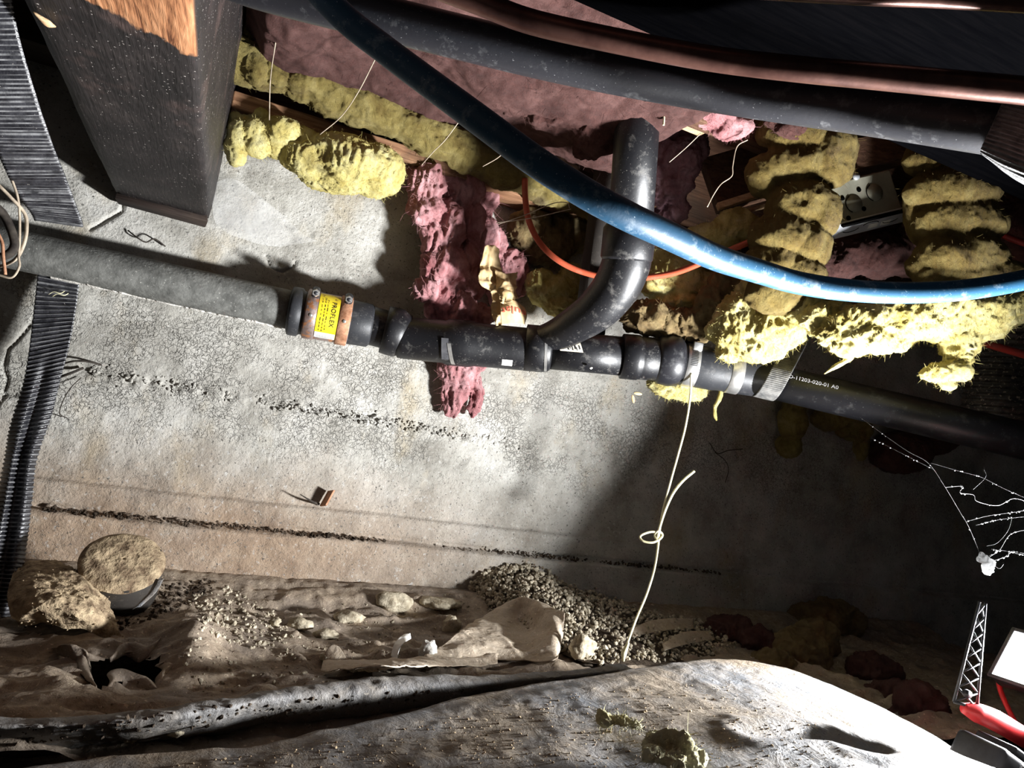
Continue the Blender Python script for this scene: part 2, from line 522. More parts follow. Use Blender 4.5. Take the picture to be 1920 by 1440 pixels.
GIRDER_LINE = 0.983
M = {}
def build_materials():
    M['concrete'] = mat_concrete()
    M['girder'] = mat_girder()
    M['dark_wood'] = mat_wood('dark_wood', (0.012, 0.008, 0.006), (0.03, 0.02, 0.016), (0.05, 0.035, 0.028))
    M['unlit_gap_black'] = mat_wood('unlit_gap_black', (0.0006, 0.0006, 0.0008), (0.0009, 0.0009, 0.0011), (0.0013, 0.0012, 0.0014), spec=0.0, grime=(0.0006, 0.0006, 0.0007))  # blackness of an unlit gap put into the colour
    M['joist_wood'] = mat_wood('joist_wood', (0.13, 0.06, 0.03), (0.27, 0.14, 0.075), (0.38, 0.22, 0.12))
    M['brown_wood'] = mat_wood('brown_wood', (0.05, 0.025, 0.014), (0.10, 0.05, 0.03), (0.15, 0.08, 0.045))
    M['pale_wood'] = mat_wood('pale_wood', (0.35, 0.20, 0.10), (0.55, 0.36, 0.20), (0.65, 0.47, 0.28))
    M['soil'] = simple('soil', (0.16, 0.11, 0.07), (0.50, 0.39, 0.25), 45, 0.95, 0.9, 0.006, 90, 0.1)
    M['dark_soil'] = simple('dark_soil', (0.02, 0.015, 0.011), (0.10, 0.075, 0.055), 40, 0.95, 0.8, 0.006, 90, 0.1)
    M['crumb'] = simple('crumb', (0.20, 0.165, 0.115), (0.64, 0.57, 0.44), 60, 0.95, 0.5, 0.002, 200, 0.1)
    M['clod'] = simple('clod', (0.22, 0.18, 0.12), (0.60, 0.53, 0.40), 45, 0.95, 0.8, 0.004, 120, 0.1)
    M['sheet_back'] = mat_sheet('brown_dusty_sheet', (0.235, 0.19, 0.15), (0.20, 0.145, 0.10), (0.50, 0.41, 0.305), 0.5, 7, 0.55, 0.3)
    M['sheet_front'] = mat_sheet('grey_dusty_sheet', (0.165, 0.172, 0.185), (0.14, 0.104, 0.07), (0.27, 0.22, 0.16), 0.47, 6.5, 0.48, 0.35)
    M['sheet_strip'] = mat_sheet('grey_sheet_edge', (0.165, 0.16, 0.157), (0.10, 0.082, 0.065), (0.28, 0.25, 0.21), 0.55, 14, 0.5, 0.35)
    M['scrap'] = mat_sheet('tan_scrap_sheet', (0.46, 0.385, 0.30), (0.36, 0.27, 0.19), (0.60, 0.52, 0.41), 0.5, 14, 0.7, 0.2)
    M['abs'] = mat_plastic_pipe('black_abs', (0.0055, 0.0055, 0.007), (0.17, 0.16, 0.145), 0.44, 0.55, 0.5)
    M['abs_clean'] = mat_plastic_pipe('black_plastic', (0.012, 0.012, 0.015), (0.20, 0.20, 0.20), 0.42, 0.3, 0.5)
    M['abs_dusty'] = mat_plastic_pipe('dusty_black_pipe', (0.035, 0.030, 0.026), (0.10, 0.085, 0.07), 0.7, 0.8, 0.2)
    M['rubber'] = mat_plastic_pipe('black_rubber', (0.020, 0.021, 0.024), (0.18, 0.17, 0.16), 0.5, 0.35, 0.4)
    M['blue'] = mat_plastic_pipe('blue_poly_pipe', (0.010, 0.050, 0.098), (0.32, 0.38, 0.42), 0.50, 0.45, 0.3)
    M['orange'] = mat_plastic_pipe('orange_tube', (0.45, 0.085, 0.04), (0.35, 0.18, 0.12), 0.4, 0.4, 0.4)
    M['red_tube'] = mat_plastic_pipe('red_tube', (0.30, 0.035, 0.025), (0.2, 0.12, 0.1), 0.4, 0.3, 0.4)
    M['grey_pipe'] = simple('grey_cast_pipe', (0.085, 0.085, 0.078), (0.19, 0.19, 0.175), 30, 0.75, 0.6, 0.003, 110, 0.3, speck=((0.45, 0.44, 0.40), 240, 0.66))
    M['lime'] = simple('lime_crust', (0.50, 0.47, 0.42), (0.80, 0.78, 0.73), 60, 0.95, 0.9, 0.004, 150, 0.1)
    M['copper'] = simple('tarnished_copper', (0.055, 0.023, 0.018), (0.11, 0.052, 0.040), 25, 0.34, 0.2, 0.001, 120, 0.5, 0.6)
    M['band'] = simple('rusty_band', (0.20, 0.13, 0.11), (0.40, 0.33, 0.31), 35, 0.48, 0.4, 0.002, 120, 0.5, 0.6, speck=((0.45, 0.20, 0.09), 55, 0.55))
    M['rust'] = simple('rust_band', (0.23, 0.10, 0.05), (0.55, 0.30, 0.18), 45, 0.7, 0.5, 0.002, 140, 0.3, 0.2)
    M['steel'] = simple('steel', (0.45, 0.44, 0.42), (0.70, 0.69, 0.67), 40, 0.35, 0.15, 0.001, 160, 0.5, 0.85)
    M['zinc'] = simple('zinc_box', (0.34, 0.33, 0.25), (0.50, 0.48, 0.38), 18, 0.5, 0.15, 0.001, 120, 0.5, 0.15)
    M['zinc_pale'] = simple('zinc_cover', (0.52, 0.54, 0.58), (0.70, 0.72, 0.76), 20, 0.4, 0.1, 0.001, 120, 0.5, 0.4)
    M['hole'] = simple('dark_hole', (0.002, 0.002, 0.002), (0.004, 0.004, 0.004), 20, 1, 0, spec=0.0)
    M['label_yellow'] = simple('yellow_label', (0.72, 0.52, 0.02), (0.90, 0.72, 0.04), 30, 0.4, 0.05, 0.001, 100, 0.4, speck=((0.35, 0.22, 0.03), 45, 0.60))
    M['label_white'] = simple('white_label', (0.70, 0.68, 0.62), (0.85, 0.84, 0.80), 40, 0.5, 0.05, 0.001, 100, 0.3)
    M['sticker'] = simple('beige_sticker', (0.38, 0.33, 0.25), (0.62, 0.57, 0.46), 60, 0.6, 0.1, 0.001, 100, 0.3)
    M['ink'] = simple('black_ink', (0.01, 0.01, 0.01), (0.02, 0.02, 0.02), 20, 0.6, 0)
    M['pale_ink'] = simple('pale_ink', (0.42, 0.42, 0.46), (0.55, 0.55, 0.60), 20, 0.6, 0)
    M['red_ink'] = simple('red_ink', (0.70, 0.10, 0.06), (0.80, 0.16, 0.10), 60, 0.7, 0)
    M['kraft'] = simple('kraft_paper', (0.42, 0.28, 0.13), (0.66, 0.50, 0.28), 22, 0.8, 0.3, 0.002, 80, 0.2)
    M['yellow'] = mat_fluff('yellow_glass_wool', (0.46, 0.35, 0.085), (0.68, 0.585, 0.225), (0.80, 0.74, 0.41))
    M['yellow_dim'] = mat_fluff('dimmed_dusty_yellow_wool', (0.125, 0.088, 0.026), (0.22, 0.172, 0.056), (0.30, 0.25, 0.10), dirt_at=0.58)  # dusty wool; the dimness of shaded spots is also put into its colour
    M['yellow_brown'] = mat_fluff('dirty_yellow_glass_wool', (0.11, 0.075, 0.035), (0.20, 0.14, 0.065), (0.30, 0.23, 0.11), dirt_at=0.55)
    M['yellow_old_dim'] = mat_fluff('dimmed_aged_yellow_wool', (0.088, 0.057, 0.016), (0.155, 0.110, 0.033), (0.21, 0.165, 0.060), dirt_at=0.58)  # aged wool, darkened further to paint in the dim look of the columns
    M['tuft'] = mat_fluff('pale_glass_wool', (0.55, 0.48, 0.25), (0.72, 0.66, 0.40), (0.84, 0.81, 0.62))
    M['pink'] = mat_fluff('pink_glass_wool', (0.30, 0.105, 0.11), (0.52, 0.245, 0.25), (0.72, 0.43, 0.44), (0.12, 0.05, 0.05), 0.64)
    M['pink_dim'] = mat_fluff('dimmed_dusty_pink_wool', (0.054, 0.022, 0.019), (0.096, 0.043, 0.037), (0.150, 0.074, 0.064), (0.06, 0.03, 0.027), 0.6)  # dusty pink with the ceiling's shade worked into the colour as well
    M['mauve'] = mat_fluff('mauve_glass_wool', (0.15, 0.07, 0.085), (0.28, 0.155, 0.18), (0.42, 0.27, 0.30), (0.10, 0.05, 0.05), 0.6)
    M['webbing'] = simple('black_webbing', (0.012, 0.012, 0.015), (0.04, 0.04, 0.046), 60, 0.22, 0.5, 0.0015, 420, 0.9, speck=((0.30, 0.28, 0.26), 260, 0.69))
    M['webbing_dusty'] = simple('dusty_webbing', (0.05, 0.05, 0.05), (0.17, 0.165, 0.155), 60, 0.6, 0.6, 0.0015, 420, 0.4)
    M['webbing_glint'] = simple('glint_webbing', (0.03, 0.03, 0.033), (0.22, 0.22, 0.225), 45, 0.35, 0.5, 0.0015, 420, 0.6)  # paler webbing colour, painted glint for the rib tops
    M['twine'] = simple('pale_twine', (0.55, 0.50, 0.28), (0.78, 0.74, 0.52), 60, 0.8, 0.3, 0.001, 500, 0.2)
    M['wire'] = simple('dusty_wire', (0.25, 0.20, 0.15), (0.48, 0.40, 0.30), 60, 0.6, 0.1, 0.001, 200, 0.3)
    M['root'] = simple('dark_root', (0.02, 0.016, 0.014), (0.06, 0.05, 0.04), 60, 0.8, 0.2, 0.001, 200, 0.2)
    t = NT('cobweb')
    df, tl, mx = t.n('ShaderNodeBsdfDiffuse'), t.n('ShaderNodeBsdfTranslucent'), t.n('ShaderNodeMixShader')
    wc = t.ramp(t.noise(60), [(0.3, (0.20, 0.20, 0.20)), (0.7, (0.34, 0.34, 0.34))])
    t.link(wc, df.inputs['Color']); t.link(wc, tl.inputs['Color'])
    t.link(df.outputs[0], mx.inputs[1]); t.link(tl.outputs[0], mx.inputs[2]); t.link(mx.outputs[0], t.out.inputs['Surface'])
    M['web'] = t.m
    M['duct'] = simple('black_duct', (0.010, 0.010, 0.012), (0.05, 0.045, 0.04), 60, 0.5, 0.4, 0.002, 200, 0.4, speck=((0.26, 0.22, 0.18), 130, 0.60))
    M['lamp_black'] = simple('lamp_black', (0.012, 0.012, 0.014), (0.03, 0.03, 0.033), 40, 0.45, 0.1, 0.001, 200, 0.4)
    M['lamp_red'] = simple('lamp_red', (0.50, 0.02, 0.025), (0.62, 0.04, 0.04), 40, 0.4, 0.05, 0.001, 200, 0.4)
    M['lamp_grey'] = simple('lamp_grey', (0.05, 0.05, 0.055), (0.09, 0.09, 0.095), 40, 0.5, 0.1, 0.001, 200, 0.4)
    t = NT('lamp_lens')
    t.fin((0.9, 0.9, 0.9), 0.3)
    t.b.inputs['Emission Color'].default_value = (0.95, 0.97, 1.0, 1)
    t.b.inputs['Emission Strength'].default_value = 12.0
    M['lens'] = t.m
    t = NT('cobweb_film')
    t.fin((0.75, 0.75, 0.74), 0.9)
    t.link(t.math('MULTIPLY', t.g(t.noise(10, 5, 0.6), 0.30, 0.72), 0.42), t.b.inputs['Alpha'])
    M['film'] = t.m
build_materials()

# ================================================================== structure
WALL_Y = 1.70
def seg_dist(P, A, B):
    d = B - A
    t = np.clip(((P - A) @ d) / d.dot(d), 0, 1)
    return np.linalg.norm(P - A - t[:, None] * d, axis=1)
def poly_dist(P, pts):
    return np.min([seg_dist(P, pts[i], pts[i + 1]) for i in range(len(pts) - 1)], axis=0)
def wallpts(lst):
    return np.array([PY(x, y, WALL_Y)[[0, 2]] for x, y in lst])
CRACKS = [[(70, 582), (60, 605), (38, 632), (14, 655), (8, 690), (15, 712), (6, 745), (-20, 780)],
          [(232, 378), (228, 396), (208, 408), (190, 418), (170, 430)],
          [(500, 480), (508, 500), (528, 510), (548, 500), (556, 490)],
          [(0, 742), (30, 740)]]
def wall_offset(X, Z):
    P = np.stack([X, np.zeros_like(X), Z], 1)
    P2 = np.stack([X, Z], 1)
    o = 0.006 * fbm(P, 4, 3, 5) + 0.0022 * fbm(P, 38, 3, 9)
    # board-formed base: two shallow steps towards the room
    zb = Z + 0.004 * fbm(P, 7, 2, 77)
    o -= 0.012 * sstep(0.222, 0.212, zb) + 0.022 * sstep(0.158, 0.146, zb)
    o += 0.010 * np.exp(-((zb - 0.160) / 0.0045) ** 2) * (0.6 + 0.4 * fbm(P, 30, 2, 3))
    o += 0.006 * np.exp(-((zb - 0.218) / 0.0035) ** 2) * (0.7 + 0.5 * fbm(P, 40, 2, 4)) * sstep(1.0, 0.6, X)
    # honeycombed cold joint
    zj = 0.452 - 0.012 * (X + 0.3) + 0.006 * fbm(P, 9, 2, 21)
    w = np.exp(-((Z - zj) / 0.012) ** 2) * sstep(1.05, 0.55, X) * sstep(-0.4, -0.25, X)
    o += w * (0.012 * np.clip(fbm(P, 55, 3, 33) + 0.1, -0.6, 1))
    zj2 = 0.42 - 0.03 * X
    w2 = np.exp(-((Z - zj2) / 0.05) ** 2) * sstep(0.2, 0.5, X) * sstep(1.2, 0.8, X)
    o += w2 * 0.006 * np.clip(fbm(P, 60, 2, 35) - 0.15, 0, 1)
    for c in CRACKS:
        d = poly_dist(P2, wallpts(c)) + 0.0015 * fbm(P, 70, 2, 51)
        o += 0.010 * np.exp(-(d / 0.0026) ** 2)
    # fine lift lines
    for zz, a in ((0.335, .0015), (0.60, .0015)):
        o += a * np.exp(-((Z - zz - 0.01 * fbm(P, 3, 2, 60)) / 0.003) ** 2)
    return o
def build_wall():
    xs = np.concatenate([np.arange(-2.2, -0.62, 0.03), np.arange(-0.62, 1.75, 0.0040), np.arange(1.75, 4.6, 0.03)])
    zs = np.arange(-0.10, 1.10, 0.0040)
    Xg, Zg = np.meshgrid(xs, zs, indexing='ij')
    off = wall_offset(Xg.ravel(), Zg.ravel())
    V = np.stack([Xg.ravel(), WALL_Y + off, Zg.ravel()], 1)
    Fc = grid_faces(len(xs), len(zs))
    # closing slab behind the face
    V2, F2 = boxf((1.2, WALL_Y + 0.13, 0.5), (3.4, 0, 0), (0, 0.1, 0), (0, 0, 0.6))
    V, Fc = join([(V, Fc), (V2, F2)])
    return tag(mk('wall_back', V, Fc, M['concrete']), 'grey concrete foundation wall with cold joint and board marks', 'wall', kind='structure')
wall = build_wall()

def build_floor():
    xs = np.arange(-2.2, 4.6, 0.02)
    ys = np.arange(0.1, 1.80, 0.02)
    Xg, Yg = np.meshgrid(xs, ys, indexing='ij')
    P = np.stack([Xg.ravel(), Yg.ravel(), np.zeros(Xg.size)], 1)
    z = -0.055 + 0.03 * fbm(P, 4, 3, 90) + 0.012 * fbm(P, 22, 3, 91)
    P[:, 2] = z
    return tag(mk('floor', P, grid_faces(len(xs), len(ys)), M['dark_soil']), 'dark bare soil floor of the crawl space under the sheeting', 'floor', kind='structure')
floor = build_floor()

V, Fc = boxf((1.2, 0.75, 1.40), (3.4, 0, 0), (0, 1.1, 0), (0, 0, 0.02))
tag(mk('ceiling', V, Fc, M['brown_wood'], smooth=False), 'dark brown subfloor boards above the joists', 'ceiling', kind='structure')

# ------------------------------------------------------------------ timber
def beam(name, label, cat, x0, x1, y0, y1, z0, z1, mat, bev=0.004, sub=None, wob=0.0):
    c = ((x0 + x1) / 2, (y0 + y1) / 2, (z0 + z1) / 2)
    V, Fc = boxf(c, ((x1 - x0) / 2, 0, 0), (0, (y1 - y0) / 2, 0), (0, 0, (z1 - z0) / 2), bev)
    return tag(mk(name, V, Fc, mat, smooth=False), label, cat)
def build_girder():
    # a heavy timber seated on the wall: long grid so that its end can be ragged
    x0, x1, z0, z1 = -0.300, -0.109, 0.832, 1.38
    y0, y1 = 0.20, 1.672
    t = thing('floor_girder', 'heavy dark-stained timber girder bearing on the wall, bare orange wood at top', 'girder', ((x0 + x1) / 2, 1.0, z0))
    ny = 160
    ring = []
    nb, nside = 14, 14
    for i in range(nb): ring.append((x0 + (x1 - x0) * i / nb, z0))
    for i in range(nside): ring.append((x1, z0 + (z1 - z0) * i / nside))
    for i in range(nb): ring.append((x1 + (x0 - x1) * i / nb, z1))
    for i in range(nside): ring.append((x0, z1 + (z0 - z1) * i / nside))
    ring = np.array(ring)
    cx, cz = (x0 + x1) / 2, (z0 + z1) / 2
    ys = np.linspace(y0, y1, ny)
    V = np.zeros((ny, len(ring), 3))
    V[:, :, 0] = ring[None, :, 0]
    V[:, :, 1] = ys[:, None]
    V[:, :, 2] = ring[None, :, 1]
    P = V.reshape(-1, 3).copy()
    n = fbm(P, 9, 3, 41, stretch=(4, .6, 4))
    corner = np.minimum(np.abs(P[:, 0] - x1), np.abs(P[:, 0] - x0)) + np.abs(P[:, 2] - z0)
    P[:, 2] += 0.0018 * n + np.where(corner < 0.006, 0.004 + 0.004 * fbm(P, 14, 2, 44), 0)
    P[:, 0] += np.where(P[:, 0] > cx, -1, 1) * np.where(corner < 0.006, 0.003, 0)
    endw = sstep(y1 - 0.03, y1, P[:, 1])
    P[:, 2] += endw * 0.012 * np.clip(fbm(P, 45, 2, 47, stretch=(1, .2, .2)), 0, 1) * (P[:, 2] < z0 + .02)
    Fc = []
    m = len(ring)
    for i in range(ny - 1):
        for j in range(m):
            k = (j + 1) % m
            Fc.append([i * m + j, (i + 1) * m + j, (i + 1) * m + k, i * m + k])
    Fc.append(list(range(m))[::-1])
    Fc.append([(ny - 1) * m + j for j in range(m)])
    mk('timber', P, Fc, M['girder'], t)
    # splintered sill edge at the bearing and a raw splinter near the strap
    V, Fc = boxf(((x0 + x1) / 2, y1 - 0.004, z0 - 0.006), ((x1 - x0) / 2 - 0.004, 0, 0), (0, 0.02, 0), (0, 0, 0.007), 0.002)
    V = V + 0.004 * np.stack([fbm(V, 60, 2, 1), fbm(V, 60, 2, 2), fbm(V, 60, 2, 3)], 1)
    mk('bearing_shim', V, Fc, M['dark_wood'], t)
    a, b = PZ(62, 22, z0 - 0.002), PZ(104, 50, z0 - 0.002)
    V, Fc = path_tube([a, (a + b) / 2 + [0.003, 0, -0.003], b], [0.001, 0.005, 0.001], 12, 6)
    mk('splinter', V, Fc, M['pale_wood'], t)
    return t
build_girder()
# mudsill on the wall top and the joist next to it
beam('mudsill', 'reddish wooden sill plate between the two yellow insulation rolls', 'sill', -0.109, 2.2, 1.60, 1.70, 1.075, 1.113, M['joist_wood'], 0.003)
beam('floor_joist', 'brown wooden joist above the long yellow roll', 'joist', -0.109, 3.0, 1.66, 1.70, 1.115, 1.38, M['brown_wood'], 0.003)
beam('floor_joist', 'dark wooden joist end left of the girder above the wall', 'joist', -2.2, -0.30, 1.60, 1.70, 1.08, 1.38, M['dark_wood'], 0.003)
beam('floor_joist', 'brown wooden joist hidden behind the pink batts', 'joist', -0.109, 3.0, 1.16, 1.20, 1.17, 1.38, M['brown_wood'], 0.003)
beam('dark_gap_beam', 'added black beam standing in for the unlit gap above the copper pipe', 'beam', 0.15, 3.0, 0.20, 0.88, 1.085, 1.38, M['unlit_gap_black'], 0.004)  # added block: its black stands for the unlit gap between the pipes

# ================================================================== drain line
def text_mesh(s, size):
    cu = bpy.data.curves.new('txt', 'FONT')
    cu.body = s
    cu.size = size
    cu.resolution_u = 3
    o = bpy.data.objects.new('txt', cu)
    COL.objects.link(o)
    dg = bpy.context.evaluated_depsgraph_get()
    dg.update()
    me = bpy.data.meshes.new_from_object(o.evaluated_get(dg))
    bm = bmesh.new()
    bm.from_mesh(me)
    for it in range(2):
        bmesh.ops.subdivide_edges(bm, edges=[e for e in bm.edges if e.calc_length() > size * 0.25], cuts=1)
    bmesh.ops.triangulate(bm, faces=bm.faces[:])
    bm.verts.ensure_lookup_table()
    V = np.array([v.co[:] for v in bm.verts])
    Fc = [[v.index for v in f.verts] for f in bm.faces]
    bm.free()
    bpy.data.objects.remove(o)
    bpy.data.meshes.remove(me)
    V[:, 0] -= V[:, 0].mean()
    return V, Fc

class Axis:
    """a straight run between two world points, with angles counted round it"""
    def __init__(self, a, b):
        self.a, self.b = np.asarray(a, float), np.asarray(b, float)
        self.d = _n(self.b - self.a)
        mid = (self.a + self.b) / 2
        to = CAM - mid
        self.f = _n(to - to.dot(self.d) * self.d)         # side facing the viewer
        self.u = np.cross(self.f, self.d)
        if self.u[2] < 0:
            self.u = -self.u                              # upper side
        self.L = np.linalg.norm(self.b - self.a)
    def at(self, s):
        return self.a + self.d * s
    def px(self, px):
        # length along the run at which it crosses the pixel column px
        lo, hi = -0.5, self.L + 0.5
        def col(s):
            c = ROT.T @ (self.at(s) - CAM)
            return 960 + FPX * c[0] / c[2]
        for _ in range(50):
            m = (lo + hi) / 2
            if col(m) < px: lo = m
            else: hi = m
        return (lo + hi) / 2
    def P(self, px):
        return self.at(self.px(px))
    def wrap(self, s, ang, r):
        # ang measured from the viewer side, positive upwards
        s, ang = np.asarray(s), np.asarray(ang)
        return self.a + s[:, None] * self.d + r * (np.cos(ang)[:, None] * self.f + np.sin(ang)[:, None] * self.u)
    def patch(self, s0, s1, a0, a1, r, n=14, m=4, skew=0.0):
        A, S = np.meshgrid(np.linspace(a0, a1, n), np.linspace(s0, s1, m), indexing='ij')
        V = self.wrap((S + skew * (A - a0)).ravel(), A.ravel(), r)
        Fc = grid_faces(n, m)
        nrm = np.cross(V[Fc[0][1]] - V[Fc[0][0]], V[Fc[0][3]] - V[Fc[0][0]])
        if nrm.dot(CAM - V[0]) < 0:
            Fc = Fc[:, ::-1]
        return V, Fc

def ring_of(ax, p0, p1, r, **k):
    return sleeve(ax.P(p0), ax.P(p1), r, **k)

# old grey pipe along the wall
AXG = Axis(PY(-80, 444, 1.652), PY(548, 582, 1.645))
def build_grey_pipe():
    t = thing('grey_drain_pipe', 'old grey drain pipe along the wall at left with a white lime crust', 'pipe', AXG.a)
    n = 60
    P = catmull([AXG.a - AXG.d * 0.9, AXG.b], n)
    V, Fc = tube(P, np.interp(np.linspace(-0.9, AXG.L, n), [0, AXG.L], [0.0395, 0.0450]), 40)
    V = V + 0.0009 * fbm(V, 40, 3, 8)[:, None] * _n(np.array([0.2, -1, 0.3]))
    mk('pipe', V, Fc, M['grey_pipe'], t)
    # crust of lime on the underside
    s = np.linspace(AXG.px(105), AXG.px(535), 150)
    rows = []
    for a in np.linspace(-1.75, -0.98, 9):
        Q = AXG.wrap(s, np.full(150, a), 1.0)
        rows.append(a)
    A, S = np.meshgrid(np.linspace(-1.8, -0.95, 12), s, indexing='ij')
    up = fbm(np.stack([S.ravel() * 1, A.ravel() * 0.0, A.ravel() * 0], 1), 14, 4, 12)
    lim = -1.30 + 0.45 * up
    r = np.interp(S.ravel(), [AXG.a[0] * 0, AXG.L], [0.0395, 0.0450])
    P0 = AXG.wrap(S.ravel(), A.ravel(), 1.0) - AXG.at(0)
    rr = r + np.where(A.ravel() < lim, 0.0022, -0.003) + 0.002 * fbm(np.stack([S.ravel(), A.ravel() * .05, A.ravel() * 0], 1), 90, 3, 13)
    V = AXG.a + S.ravel()[:, None] * AXG.d + rr[:, None] * (np.cos(A.ravel())[:, None] * AXG.f + np.sin(A.ravel())[:, None] * AXG.u)
    mk('lime_crust', V, grid_faces(12, 150)[:, ::-1], M['lime'], t)
    return t
build_grey_pipe()

# shielded coupling with the yellow label
AXC = Axis(PY(543, 582, 1.636), PY(700, 612, 1.615))
def clamp_screw(parent, ax, s, ang, r):
    # bolt housing standing on a band: housing, bolt and hexagon nut
    p = ax.wrap([s], [ang], r + 0.006)[0]
    rad = _n(ax.wrap([s], [ang], 1.0)[0] - ax.at(s))
    tan = np.cross(ax.d, rad)
    h = mk('screw_housing', *sleeve(p - tan * 0.014, p + tan * 0.012, 0.009, 0.002, seg=20), M['lamp_black'], parent)
    f = _n(ax.f - 0.1 * ax.u)
    mk('hex_nut', *revolve(p + f * 0.002, p + f * 0.016, [(0, 0.0088), (0.9, 0.0088), (1, 0.0075)], seg=6), M['steel'], h, smooth=False)
    mk('bolt', *revolve(p + f * 0.004, p + f * 0.0172, [(0, 0.0046), (0.9, 0.0046), (1, 0.0035)], seg=14), M['lamp_black'], h)
def build_coupling():
    ax = AXC
    t = thing('pipe_coupling', 'shielded rubber pipe coupling with a yellow label and two rusty clamp bands', 'coupling', ax.a)
    R = 0.0565
    mk('rubber_sleeve', *revolve(ax.P(541), ax.P(697), [(0, 0.045), (0.02, R - .001), (0.05, R), (0.13, R), (0.16, R - 0.006), (0.70, R - 0.004), (0.75, R - 0.004), (0.97, R - 0.005), (1, 0.046)], seg=48), M['rubber'], t)
    mk('shield', *ring_of(ax, 571, 656, R - 0.0015, seg=48), M['band'], t)
    for a, b, m, u in ((573, 594, 'band', 586), (634, 655, 'rust', 646)):
        bd = mk('clamp_band', *ring_of(ax, a, b, R + 0.0015, bev=0.001, seg=48), M[m], t)
        s = ax.px((a + b) / 2)
        mk('rivet', *revolve(ax.wrap([s], [-0.02], R)[0], ax.wrap([s], [-0.02], R + 0.0035)[0], [(0, 0.0045), (0.8, 0.004), (1, 0.002)], seg=14), M['steel'], bd)
        clamp_screw(bd, ax, ax.px(u), 0.95, R)
    lab = mk('label', *ax.patch(ax.px(595), ax.px(633), -0.95, 1.15, R + 0.0010, n=40), M['label_yellow'], t)
    mk('white_strip', *ax.patch(ax.px(595.5), ax.px(632.5), -0.98, -0.66, R + 0.0014, n=12), M['label_white'], lab)
    V, Fc = text_mesh('PROFLEX', 0.0145)
    V2 = ax.wrap(ax.px(619) + V[:, 1], 0.20 - V[:, 0] / R, R + 0.0016)
    mk('lettering', V2, Fc, M['ink'], lab, smooth=False)
    rnd = random.Random(4)
    parts = []
    for k, px in enumerate((601, 606.5, 611.5)):
        a = 0.95 - 0.1 * k
        while a > -0.55:
            w = rnd.uniform(0.05, 0.16)
            s = ax.px(px)
            parts.append(ax.patch(s, s + rnd.choice((0.0008, 0.0012)), a - w, a, R + 0.0016, n=4, m=2))
            a -= w + rnd.uniform(0.03, 0.09)
    for a in (-0.88, -0.82, -0.92):
        parts.append(ax.patch(ax.px(600), ax.px(629), a - 0.012, a, R + 0.0018, n=2, m=3))
    mk('small_print', *join(parts), M['ink'], lab, smooth=False)
    return t
build_coupling()

